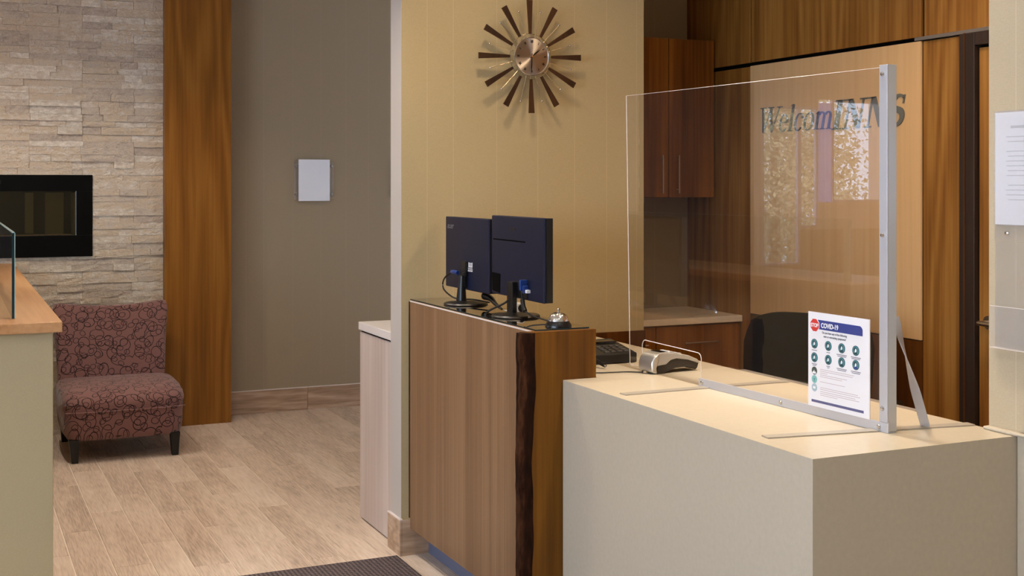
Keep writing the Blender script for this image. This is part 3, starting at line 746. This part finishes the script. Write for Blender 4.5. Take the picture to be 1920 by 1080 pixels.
MB().prism([(.036, .0725), (.062, .0722), (.062, .0735), (.036, .0738)], 'y', -.026, .026).build('display', 'screen', pt, local=True)
for r_ in range(4):
    for c_ in range(3):
        x_ = .074+r_*.016; z_ = .071-r_*.0034
        MB().box(x_, x_+.010, -.022+c_*.016, -.010+c_*.016, z_-.004, z_+.002).build('key', 'label_white' if r_ < 1 else 'key_grey', pt, local=True)
box('connector', 'chrome', -.014, -.004, -.012, .012, .003, .012, pt, local=True)
q = MB().tube([(2.155, 3.642, .911), (2.12, 3.68, .910), (2.08, 3.69, .910), (2.03, 3.70, .910), (1.985, 3.715, .910)], .0022, 6, 4)
tag(q.build('terminal_cable', 'black_rubber', smooth=True), 'thin black cable running across the counter from the card terminal', 'cable')

# desk phone beyond the slab
ph = thing('desk_phone', 'black corded desk phone between slab end and card terminal', 'telephone', (2.12, 3.955, HC))
MB().prism([(-.075, .002), (.12, .002), (.12, .066), (.05, .056), (-.075, .036)], 'x', -.02+0, .15).build('body', 'phone_black', ph, local=True, bevel=.004)
q = MB().tube([(-.045, -.07, .05), (-.045, .0, .062), (-.045, .10, .078)], .013, 10, 4); q.box(-.066, -.024, -.085, -.045, .022, .052); q.box(-.066, -.024, .075, .115, .05, .085)
q.build('handset', 'phone_black', ph, local=True, bevel=.003)
for r_ in range(4):
    for c_ in range(4):
        y_ = -.055+r_*.022; x_ = .03+c_*.027; z_ = .036+.020*(y_+.075)/.125
        MB().box(x_, x_+.017, y_, y_+.012, z_-.001, z_+.004).build('key', 'phone_key', ph, local=True)
box('display', 'screen', .035, .135, .055, .09, .056, .0645, ph, local=True)
q = MB(); pts = []
for i in range(120):
    t_ = i/119; a = t_*2*PI*15
    pts.append((-.045-.04*t_+.0+.007*math.cos(a)+.05*t_, -.08-.09*t_*1.0, .030-.016*t_+.007*math.sin(a)))
q.tube(pts, .0016, 5, 0); q.build('coiled_cord', 'black_rubber', ph, local=True, smooth=True)

# ---------------------------------------------------------------- acrylic guard
AG = math.atan2(-1.30, .04)
gd = thing('acrylic_guard', 'clear acrylic sneeze guard with aluminium post, rail and feet on the counter', 'sneeze guard', (2.175, 3.80, HC), AG)
arc = lambda cx, cz, r, a0, a1, n=6: [(cx+r*math.cos(math.radians(a0+(a1-a0)*i/n)), cz+r*math.sin(math.radians(a0+(a1-a0)*i/n))) for i in range(n+1)]
out_ = [(.028, .012), (.003, .955), (1.268, .948), (1.268, .003), (.458, .003)] + arc(.438, .084, .020, 0, 90) + arc(.128, .089, .020, 90, 180) + [(.108, .012)]
MB().prism(out_, 'y', 0, .005).build('acrylic_sheet', 'acrylic', gd, local=True)
def edge_line(pts, nm='polished_edge', t=.0016):
    q = MB()
    for a, b_ in zip(pts, pts[1:]):
        q.tube([(a[0], .0025, a[1]), (b_[0], .0025, b_[1])], t, 5, 0)
    q.build(nm, 'clear_plastic_edge', gd, local=True)
edge_line([(.028, .012), (.003, .955)], t=.0017); edge_line([(.003, .955), (1.268, .948)], t=.0007)
edge_line([(.108, .012)] + list(reversed(arc(.128, .089, .020, 90, 180))) + list(reversed(arc(.438, .084, .020, 0, 90))) + [(.458, .027)], t=.0015)
edge_line([(.028, .012), (.108, .012)], t=.0012)
q = MB().box(.455, 1.300, -.006, -.001, .0005, .026).box(.455, 1.300, -.001, .020, .0005, .003)
q.build('bottom_rail', 'aluminium', gd, local=True, bevel=.0006)
q = MB().box(1.268, 1.297, -.006, -.001, .0265, .954).box(1.294, 1.297, -.001, .026, .004, .954)
q.build('post', 'aluminium', gd, local=True, bevel=.0006)
for x_, z_ in ((.475, .013), (.868, .013), (1.268, .013), (1.281, .930), (1.281, .512), (1.281, .062)):
    q = MB().lathe([(.0065, -.006), (.0065, -.008), (.005, -.0105), (.002, -.0115)], (x_, 0, z_), 14, 'y'); q.build('bolt', 'chrome', gd, local=True, smooth=True)
def foot(p, q_, w_):
    """flat bar between two world points"""
    a, b_ = Vector(p), Vector(q_); mi = gd.matrix_basis.inverted()
    d = (b_-a).normalized(); n_ = Vector((-d.y, d.x, 0))*w_/2; bm = bmesh.new()
    T = [a-n_, a+n_, b_+n_, b_-n_]; lo = [bm.verts.new(mi @ (v+Vector((0, 0, .0003)))) for v in T]; hi = [bm.verts.new(mi @ (v+Vector((0, 0, .0035)))) for v in T]
    bm.faces.new(lo[::-1]); bm.faces.new(hi)
    for i in range(4): bm.faces.new((lo[i], lo[(i+1) % 4], hi[(i+1) % 4], hi[i]))
    o = MB(); o.bm = bm; o.build('foot', 'foot_metal', gd, local=True)
gd.matrix_basis = Matrix.Translation((2.175, 3.80, HC)) @ Matrix.Rotation(AG, 4, 'Z')
foot((1.880, 3.300, HC), (2.197, 3.304, HC), .036); foot((2.2, 3.304, HC), (2.495, 3.300, HC), .036)
foot((1.890, 2.592, HC), (2.205, 2.545, HC), .034); foot((2.24, 2.541, HC), (2.495, 2.502, HC), .034)
# twisted brace
bm = bmesh.new(); mi = gd.matrix_basis.inverted(); a, b_ = Vector((2.252, 2.522, 1.20)), Vector((2.353, 2.521, HC+.005)); N = 14; prev = None
for i in range(N+1):
    t_ = i/N; c_ = a.lerp(b_, t_); ang = math.radians(12)+math.radians(84)*min(1, max(0, (t_-.05)/.62))
    dirx = (b_-a).normalized(); u_ = Vector((0, 1, 0)); v_ = dirx.cross(u_).normalized()
    wd = (v_*math.cos(ang)+u_*math.sin(ang))*.016; th_ = dirx.cross(wd).normalized()*.0014
    ring = [bm.verts.new(mi @ (c_+s1*wd+s2*th_)) for s1, s2 in ((1, 1), (-1, 1), (-1, -1), (1, -1))]
    if prev:
        for k_ in range(4): bm.faces.new((prev[k_], prev[(k_+1) % 4], ring[(k_+1) % 4], ring[k_]))
    else: bm.faces.new(ring[::-1])
    prev = ring
bm.faces.new(prev); q = MB(); q.bm = bm; q.build('twisted_brace', 'aluminium', gd, local=True, smooth=True)

# poster on the guard
ps = thing('screening_poster', 'white COVID-19 screening notice with stop sign standing at the acrylic guard', 'poster', tuple(gd.matrix_basis @ Vector((.996, -.012, .027))), AG)
W_, HH = .243, .262
box('sheet', 'poster_paper', 0, W_, -.001, 0, 0, HH, ps, local=True)
box('holder_edge', 'clear_plastic_edge', W_, W_+.003, -.002, .0, 0, HH, ps, local=True)
bar = [(.03, HH-.046), (.218, HH-.047), (.218, HH-.030), (.214, HH-.024), (.208, HH-.021), (.03, HH-.020)]
MB().prism(bar, 'y', -.0016, -.0011).build('header_band', 'navy', ps, local=True)
def octo(cx, cz, r): return [(cx+r*math.cos(PI/8+i*PI/4), cz+r*math.sin(PI/8+i*PI/4)) for i in range(8)]
MB().prism(octo(.028, HH-.036, .0205), 'y', -.0020, -.0011).build('badge_rim', 'print_white', ps, local=True)
MB().prism(octo(.028, HH-.036, .0185), 'y', -.0024, -.0021).build('stop_badge', 'stop_red', ps, local=True)
text('lettering', 'STOP', .0145, 'print_white', ps, .028, HH-.0412, -.0027, .0002, .0004, 'CENTER', .88)
text('lettering', 'COVID-19', .0185, 'print_white', ps, .054, HH-.0405, -.0019, .0002, .0005, 'LEFT', .85)
text('lettering', 'Do you have any of the following', .0085, 'print_dark', ps, .058, HH-.0565, -.0014, .0002, .0001, 'LEFT', .87)
text('lettering', 'new or worsening symptoms?', .0085, 'print_dark', ps, .064, HH-.0665, -.0014, .0002, .0001, 'LEFT', .87)
def disc(cx, cz, r, mat, y=-.0011, nm='icon_disc', par=None):
    return MB().prism([(cx+r*math.cos(i*PI/10), cz+r*math.sin(i*PI/10)) for i in range(20)], 'y', y-.0004, y).build(nm, mat, par or ps, local=True)
for r_, zc in enumerate((HH-.088, HH-.126)):
    for c_, xc in enumerate((.026, .083, .137, .192)):
        d_ = disc(xc, zc, .0136, 'teal_dark'); disc(xc, zc, .0122, 'teal', -.0016, 'icon_field', d_)
        MB().prism([(xc-.008, zc-.0105), (xc+.0075, zc-.010), (xc+.005, zc-.004), (xc-.003, zc-.003)], 'y', -.0024, -.0021).build('icon_body', 'navy' if (r_, c_) == (1, 3) else 'teal_dark', d_, local=True)
        disc(xc-.001, zc+.003, .0062, 'teal_dark', -.0021, 'icon_hair', d_)
        MB().prism([(xc-.002, zc-.005), (xc+.003, zc-.003), (xc+.0045, zc+.002), (xc+.001, zc+.006), (xc-.002, zc+.001)], 'y', -.0029, -.0026).build('icon_face', 'print_white', d_, local=True)
        for k_ in range(1 if r_ == 0 and c_ < 2 else 2):
            wd = (.011, .007, .020, .019)[c_]-.003*k_
            box('caption_line', 'print_dark', xc-wd, xc+wd, -.0014, -.0011, zc-.0190-.004*k_, zc-.0174-.004*k_, ps, local=True)
for k_, (zc, m_) in enumerate(((HH-.163, 'icon_olive'), (HH-.1865, 'teal_pale'), (HH-.2095, 'icon_grey'))):
    d_ = disc(.026, zc, .0112, m_)
    if k_ == 0: MB().prism([(.018, zc-.008), (.034, zc-.008), (.031, zc-.001), (.0275, zc-.004), (.026, zc+.003), (.0235, zc-.003), (.021, zc-.001)], 'y', -.0022, -.0016).build('icon_mark', 'print_white', d_, local=True)
    elif k_ == 1: MB().prism([(.022, zc+.005), (.026, zc+.001), (.030, zc+.005), (.027, zc-.001), (.027, zc-.006), (.025, zc-.006), (.025, zc-.001)], 'y', -.0022, -.0016).build('icon_mark', 'teal', d_, local=True)
    else: MB().prism([(.021, zc-.003), (.031, zc-.003), (.031, zc+.003), (.021, zc+.003)], 'y', -.0022, -.0016).build('icon_mark', 'print_white', d_, local=True)
for zc, wd in ((HH-.156, .135), (HH-.161, .130), (HH-.166, .030), (HH-.171, .108), (HH-.176, .088), (HH-.190, .10), (HH-.206, .15), (HH-.211, .158), (HH-.217, .14), (HH-.222, .155), (HH-.227, .07)):
    box('text_line', 'print_faint', .050, .050+wd, -.0014, -.0011, zc-.0008, zc+.0006, ps, local=True)
box('footer_band', 'navy_bar', .014, .222, -.0015, -.0011, HH-.250, HH-.243, ps, local=True)

# ---------------------------------------------------------------- sign board with serif letters
sb = thing('sign_board', 'light maple sign board with dark italic letters on the office back wall', 'sign', (BX, 4.52, .91))
box('board', 'sign_board', BX-.008, BX+.002, 3.928, 5.114, .909, 2.140, sb, bevel=.001)
SHR = .26
def ribbon(pts, ws):
    """calligraphic stroke: centre line points with horizontal half-widths"""
    Lp = [(p[0]-w_, p[1]) for p, w_ in zip(pts, ws)]; Rp = [(p[0]+w_, p[1]) for p, w_ in zip(pts, ws)]
    return Lp+Rp[::-1]
def quad(x0, y0, x1, y1, w_): return [(x0-w_, y0), (x0+w_, y0), (x1+w_, y1), (x1-w_, y1)]
def rect(x0, x1, y0, y1): return [(x0, y0), (x1, y0), (x1, y1), (x0, y1)]
def ringseg(cx, cy_, rx, ry, wx, wy, a0, a1, n=22):
    O = []; I = []
    for i in range(n+1):
        a = math.radians(a0+(a1-a0)*i/n); O.append((cx+rx*math.cos(a), cy_+ry*math.sin(a))); I.append((cx+(rx-wx)*math.cos(a), cy_+(ry-wy)*math.sin(a)))
    return O+I[::-1]
def ser(x, y, w_, t=.045): return rect(x-w_, x+w_, y, y+t) if y < .5 else rect(x-w_, x+w_, y-t, y)
SV, SVt = .055, .02
def glyph(ch, bold=False):
    k = 1.75 if bold else 1.0; v, t = SV*k, SVt*(1.5 if bold else 1)
    if ch == 'W':
        return [quad(.42, 0, .18, 1, v), quad(.42, 0, .68, 1, t), quad(.92, 0, .66, 1, v), quad(.92, 0, 1.20, 1, t), ser(.18, 1, .17, .04), ser(.67, 1, .16, .04), ser(1.20, 1, .14, .04)], 1.28
    if ch == 'e': return [ringseg(.30, .33, .25, .345, .085, .035, 0, 320), rect(.07, .54, .34, .385)], .60
    if ch == 'l': return [quad(.14, .02, .14, 1.02, v), ser(.14, 0, .13, .04), [(.0, .97), (.2, 1.02), (.12, 1.05), (.02, 1.0)]], .30
    if ch == 'c': return [ringseg(.30, .33, .25, .345, .085, .035, 48, 322), ringseg(.46, .52, .06, .06, .058, .058, 0, 360, 12)], .56
    if ch == 'o': return [ringseg(.31, .33, .27, .345, .09, .035, 0, 360, 32)], .66
    if ch == 'm':
        return [quad(.13, .02, .13, .66, v), quad(.47, .02, .47, .48, v), quad(.81, .02, .81, .48, v), ringseg(.325, .45, .20, .22, .09, .06, 0, 150), ringseg(.665, .45, .20, .22, .09, .06, 0, 150),
                ser(.13, 0, .12, .035), ser(.47, 0, .12, .035), ser(.81, 0, .12, .035), [(.0, .60), (.13, .68), (.18, .68), (.18, .62), (.04, .58)]], .98
    if ch == 'I': return [quad(.2, 0, .2, 1, v), ser(.2, 0, .20, .05), ser(.2, 1, .20, .05)], .46
    if ch == 'N': return [quad(.16, 0, .16, 1, t), quad(.72, .0, .2, 1, v), quad(.76, 0, .76, 1, t), ser(.16, 0, .14, .05), ser(.13, 1, .17, .05), ser(.76, 1, .15, .05)], .98
    if ch == 'S':
        P = []; Wd = []
        O = []; I = []
        for i in range(41):
            s_ = i/40
            if s_ < .5: a = math.radians(30+(s_/.5)*220); c_ = (.30, .745); rx, ry = .215, .225
            else: a = math.radians(70-((s_-.5)/.5)*220); c_ = (.30, .265); rx, ry = .235, .245
            p = Vector((c_[0]+rx*math.cos(a), c_[1]+ry*math.sin(a))); P.append(p)
        for i, p in enumerate(P):
            d_ = (P[min(i+1, 40)]-P[max(i-1, 0)]).normalized(); n_ = Vector((-d_.y, d_.x)); th_ = (.022+.075*math.exp(-((i-20)/9)**2)+.03*math.exp(-((i-9)/6)**2)+.03*math.exp(-((i-31)/6)**2))*(1 if bold else .6)
            O.append(tuple(p+n_*th_)); I.append(tuple(p-n_*th_))
        return [O[i:i+2]+I[i:i+2][::-1] for i in range(40)]+[quad(.49, .70, .49, .98, .025), quad(.05, .04, .05, .32, .025)], .64
def letter(ch, yw, zb_, size, bold, par, sx=1.0):
    polys, adv = glyph(ch, bold); q = MB()
    for pg in polys:
        pts = [(yw-(p[0]*sx+SHR*p[1])*size, zb_+p[1]*size) for p in pg]
        q.prism(pts, 'x', BX-.014, BX-.0085)
    q.build('letter', 'sign_letter', par)
    return yw-adv*size*sx
yw = 5.055
for ch in 'Welcom': yw = letter(ch, yw, 1.803, .122, False, sb, 1.06)
yw -= .0
for ch in 'INNS': yw = letter(ch, yw, 1.797, .132, True, sb, 1.14)


# ---------------------------------------------------------------- nook cabinets
uc = thing('upper_cabinet', 'dark walnut upper wall cabinet with long bar handles in the shaded nook', 'cabinet', (3.28, 5.56, 1.483))
box('carcass', 'cabinet_veneer', 2.90, 3.632, 5.44, 5.698, 1.483, 2.298, uc)
for i, (a, b_) in enumerate(((3.064, 3.355), (3.359, 3.632), (2.90, 3.060))):
    dd = box('door', 'cabinet_veneer', a, b_, 5.42, 5.439, 1.485, 2.297, uc, bevel=.001)
    if i < 2:
        hx = b_-.046 if i == 0 else a+.046
        MB().tube([(hx, 5.395, 1.505), (hx, 5.395, 1.70)], .004, 8, 0).tube([(hx, 5.42, 1.525), (hx, 5.395, 1.525)], .003, 6, 0).tube([(hx, 5.42, 1.68), (hx, 5.395, 1.68)], .003, 6, 0).build('handle', 'steel_handle', dd, smooth=True)
bcab = thing('base_cabinet', 'dark walnut base cabinet with drawers under the grey back worktop', 'cabinet', (3.28, 5.45, 0))
box('carcass', 'cabinet_veneer', 2.90, 3.64, 5.222, 5.698, .08, .856, bcab)
for z0_, z1_ in ((.60, .852), (.345, .596), (.085, .341)):
    for xa, xb in ((2.90, 3.148), (3.152, 3.64)):
        dd = box('drawer', 'cabinet_veneer', xa, xb, 5.203, 5.221, z0_, z1_, bcab, bevel=.001)
        zc = z1_-.083; xm = (xa+xb)/2+.01; hl = .10 if xb > 3.2 else .06
        MB().tube([(xm-hl, 5.18, zc), (xm+hl, 5.18, zc)], .004, 8, 0).tube([(xm-hl+.02, 5.203, zc), (xm-hl+.02, 5.18, zc)], .003, 6, 0).tube([(xm+hl-.02, 5.203, zc), (xm+hl-.02, 5.18, zc)], .003, 6, 0).build('handle', 'steel_handle', dd, smooth=True)
box('plinth', 'shadow_black', 2.90, 3.64, 5.26, 5.69, .0045, .08, bcab)
wt = box('back_worktop', 'quartz_grey', 2.895, 3.646, 5.185, 5.698, .860, .892, bevel=.003); tag(wt, 'grey beige stone worktop on the walnut base cabinet in the nook', 'worktop')

# ---------------------------------------------------------------- office chair
oc = thing('office_chair', 'black high-back swivel chair behind the counter', 'chair', (3.03, 3.92, .0045), math.radians(-58))
# local: backrest faces -Y (towards viewer), seat on +Y
bm = bmesh.new(); nu, nv = 14, 12; G = [[[None]*(nv+1) for _ in range(nu+1)] for _ in range(2)]
for s_ in range(2):
    for i in range(nu+1):
        for j in range(nv+1):
            u_ = i/nu*2-1; v_ = j/nv
            hw_ = .262-.03*(1-v_)**2
            sh_ = 1-.12*max(0, v_-.75)/.25*(abs(u_)**4)
            x_ = u_*hw_*(1-.10*max(0, v_-.86)/.14); z_ = .50+v_*.545*(1-.09*abs(u_)**3*(v_ > .5))
            y_ = -.02+.09*u_*u_-.05*math.sin(v_*PI)*.6+(.034 if s_ else 0)
            G[s_][i][j] = bm.verts.new((x_, y_, z_))
for i in range(nu):
    for j in range(nv):
        bm.faces.new((G[0][i][j], G[0][i+1][j], G[0][i+1][j+1], G[0][i][j+1])); bm.faces.new((G[1][i][j], G[1][i][j+1], G[1][i+1][j+1], G[1][i+1][j]))
for i in range(nu):
    for j in (0, nv): bm.faces.new((G[0][i][j], G[0][i+1][j], G[1][i+1][j], G[1][i][j]))
for j in range(nv):
    for i in (0, nu): bm.faces.new((G[0][i][j], G[0][i][j+1], G[1][i][j+1], G[1][i][j]))
q = MB(); q.bm = bm; q.build('backrest', 'mesh_black', oc, local=True, smooth=True)
MB().lathe([(.20, .43), (.245, .45), (.25, .48), (.235, .51), (.1, .52)], (0, .26, 0), 28, 'z', 1, .95).build('seat', 'mesh_black', oc, local=True, smooth=True)
for s_ in (-1, 1):
    MB().tube([(s_*.24, .24, .46), (s_*.29, .22, .52), (s_*.295, .20, .64), (s_*.29, .10, .67), (s_*.29, .33, .67)], .016, 8, 4).build('armrest', 'chair_leg_black', oc, local=True, smooth=True)
MB().box(-.035, .035, -.03, .0, .40, .60).box(-.035, .035, -.03, .24, .40, .43).build('back_support', 'chair_leg_black', oc, local=True, bevel=.005)
MB().lathe([(.028, .10), (.028, .25), (.018, .26), (.018, .43)], (0, .24, 0), 16).build('gas_lift', 'chair_leg_black', oc, local=True, smooth=True)
for k_ in range(5):
    a = k_*2*PI/5+.3; d_ = Vector((math.cos(a), math.sin(a), 0)); c0 = Vector((0, .24, .10))
    lg = MB().tube([c0, c0+d_*.26-Vector((0, 0, .025))], .02, 8, 0, taper=.6).build('leg', 'chair_leg_black', oc, local=True, smooth=True)
    MB().lathe([(.026, -.02), (.03, -.01), (.03, .01), (.026, .02)], tuple(c0+d_*.27-Vector((0, 0, .07))), 16, 'x').build('caster', 'black_rubber', lg, local=True, smooth=True)

# ---------------------------------------------------------------- slipper chair by the stone wall
ch = thing('slipper_chair', 'armless plum chair with dark loop pattern against the stone wall', 'chair', (.915, 7.56, .004))
def loft(name, secs, mat, par, cap=True, sub=1):
    """secs: list of closed loops with equal vertex count"""
    bm = bmesh.new(); R_ = [[bm.verts.new(p) for p in s_] for s_ in secs]; n_ = len(secs[0])
    for a, b_ in zip(R_, R_[1:]):
        for i in range(n_): bm.faces.new((a[i], a[(i+1) % n_], b_[(i+1) % n_], b_[i]))
    bm.faces.new(R_[0][::-1]); bm.faces.new(R_[-1])
    q = MB(); q.bm = bm; o = q.build(name, mat, par, local=True, smooth=True)
    if sub:
        md = o.modifiers.new('subsurf', 'SUBSURF'); md.levels = sub; md.render_levels = sub
    return o
# seat: side profile lofted across x
def seat_prof(u):
    e_ = abs(u); sg = .012*(1-u*u); k = .02*e_**4
    return [(-.345+k, .110), (-.365+k, .165), (-.360+k, .30), (-.365+k, .325), (-.352+k, .352+sg*.5), (-.30, .385+sg), (-.15, .405+sg), (.05, .405+sg), (.25, .40), (.33, .36), (.33, .25), (.31, .125), (.1, .112), (-.15, .110)]
secs = []
for i in range(11):
    u = -1+i*.2; hw_ = .348
    s_ = seat_prof(u)
    if abs(u) > .99: s_ = [(y*.96+.0, z_*.95+.012) for y, z_ in s_]
    secs.append([(u*hw_*(1.0 if z_ > .3 else .965), y, z_) for y, z_ in s_])
loft('seat', secs, 'loop_fabric', ch)
# seam piping across the front
MB().tube([(-.325, -.354, .286), (-.2, -.366, .283), (0, -.368, .284), (.2, -.366, .283), (.325, -.354, .286)], .004, 6, 3).build('seam_piping', 'loop_fabric', ch, local=True, smooth=True)
# back: front/back surfaces; top edge dips in the middle, flares at the corners
secs = []
for i in range(13):
    u = -1+i/6; e_ = abs(u)
    top = .804+.036*e_**2; loop_ = []
    hwk = lambda z_: .326+.034*max(0, (z_-.58)/.22)**2-.012*math.sin((z_-.3)/.5*PI)
    fz = (.30, .40, .50, .60, .70, .78)
    for z_ in fz: loop_.append((u*hwk(z_), .245+.10*(z_-.30)/.5-.018*e_**2+.01, z_+(top-.815)*(z_-.3)/.5))
    loop_.append((u*hwk(.80)*1.0, .355-.018*e_**2, top)); loop_.append((u*hwk(.81), .395-.01*e_**2, top+.004)); loop_.append((u*hwk(.80), .425, top-.015))
    for z_ in (.70, .55, .42, .30): loop_.append((u*hwk(z_)*.985, .33+.09*(z_-.30)/.5, z_))
    if e_ > .99: loop_ = [(x_*.985, y_*.9+.033, z_*.985+.005) for x_, y_, z_ in loop_]
    secs.append(loop_)
loft('backrest', secs, 'loop_fabric', ch)
for sx_, sy_, k_ in ((-1, -1, 0), (1, -1, 1), (-1, 1, 2), (1, 1, 3)):
    xt, yt = sx_*.274, (-.30 if sy_ < 0 else .27)
    bx_, by_ = (xt-.0 if sx_ > 0 else xt+.005)+sx_*.0, yt+(-.012 if sy_ < 0 else .06)
    rr_ = [(.028, .13), (.024, .09), (.018, .0)]
    bm = bmesh.new(); R_ = []
    for t_, (h_, z_) in enumerate(rr_):
        f_ = t_/2; cx_, cy_ = xt+(bx_-xt)*f_**1.5, yt+(by_-yt)*f_**1.5
        R_.append([bm.verts.new((cx_+a*h_, cy_+b2*h_, z_)) for a, b2 in ((-1, -1), (1, -1), (1, 1), (-1, 1))])
    for a, b2 in zip(R_, R_[1:]):
        for i in range(4): bm.faces.new((a[i], a[(i+1) % 4], b2[(i+1) % 4], b2[i]))
    bm.faces.new(R_[0]); bm.faces.new(R_[-1][::-1]); q = MB(); q.bm = bm; q.build('leg', 'chair_leg_black', ch, local=True, bevel=.003)

# ---------------------------------------------------------------- entrance mat
mt = box('entrance_mat', 'mat_fibre', .50, 1.700, -.8, 4.868, .0042, .013, bevel=.003); tag(mt, 'dark ribbed entrance mat on the floor before the wooden desk', 'mat')

# ---------------------------------------------------------------- notices on the right wall
nh = thing('notice_holder', 'white printed page in clear sleeve screwed to the cream wall above the counter', 'notice', (2.502, 2.30, 1.42))
def wpanel(nm, mat, ya, yb, za, zb, d0, d1, par): return box(nm, mat, 2.502-d1, 2.502-d0, yb, ya, za, zb, par)
wpanel('backing', 'acrylic_sleeve', 2.426, 2.185, 1.402, 1.742, .0005, .0025, nh)
wpanel('page', 'paper', 2.422, 2.195, 1.446, 1.737, .003, .004, nh)
wpanel('clear_cover', 'acrylic_sleeve', 2.424, 2.19, 1.443, 1.741, .0065, .008, nh)
MB().lathe([(.006, 0), (.006, -.003), (.002, -.005)], (2.4993, 2.383, 1.424), 14, 'x').build('screw', 'chrome', nh, smooth=True)
for k_ in range(14):
    if k_ in (2, 9): continue
    wpanel('text_line', 'print_grey', 2.385-.006*(k_ % 3 == 1), 2.23, 1.672-k_*.0125, 1.6745-k_*.0125, .0041, .0044, nh)
text_h = wpanel('heading_line', 'print_grey', 2.37, 2.30, 1.695, 1.702, .0041, .0044, nh)
bh = thing('brochure_holder', 'empty clear plastic pocket fixed to the cream wall below the page', 'holder', (2.502, 2.30, 1.13))
wpanel('back_plate', 'acrylic_sleeve', 2.424, 2.185, 1.126, 1.401, .0005, .0025, bh)
wpanel('pocket_front', 'acrylic_sleeve', 2.424, 2.185, 1.126, 1.233, .018, .020, bh)
wpanel('pocket_lip', 'clear_plastic_edge', 2.424, 2.185, 1.2332, 1.2346, .018, .020, bh)
wpanel('pocket_floor', 'clear_plastic_edge', 2.424, 2.185, 1.1245, 1.1258, .0025, .020, bh)

# ---------------------------------------------------------------- outside the lobby windows
gr = struct('ground', 'leaf_green', -14, 6, 8.6, 24, -.3, -.2)
def leafy(x, y, h, r, seed, label):
    t = thing('garden_tree', label, 'tree', (x, y, -.2), 0, 'trees outside the lobby windows')
    MB().tube([(0, 0, 0), (.05, 0, h*.5), (0, .05, h*.9)], .07, 8, 3, taper=.4).build('trunk', 'trunk_brown', t, local=True, smooth=True)
    rn = random.Random(seed); bm = bmesh.new()
    for i in range(9000):
        a = rn.uniform(0, 2*PI); cz = rn.uniform(-1, 1); rr_ = rn.random()**.4
        c_ = Vector((math.cos(a)*math.sqrt(1-cz*cz)*r*rr_, math.sin(a)*math.sqrt(1-cz*cz)*r*rr_, h*.55+cz*h*.5*rr_))
        u_ = Vector((rn.uniform(-1, 1), rn.uniform(-1, 1), rn.uniform(-1, 1))).normalized(); v_ = u_.orthogonal().normalized(); s_ = rn.uniform(.016, .04)
        bm.faces.new([bm.verts.new(c_+p) for p in (u_*s_, v_*s_*.5, -u_*s_, -v_*s_*.5)])
    me = bpy.data.meshes.new('foliage'); bm.to_mesh(me); bm.free(); me.materials.append(M['leaf_green'])
    o = bpy.data.objects.new('foliage', me); C.objects.link(o); o.parent = t; o['kind'] = 'stuff'
leafy(-4.35, 10.7, 3.4, 1.0, 1, 'leafy tree close outside the lobby window')
leafy(-5.95, 12.3, 3.0, .8, 2, 'leafy tree farther out beyond the lobby window')
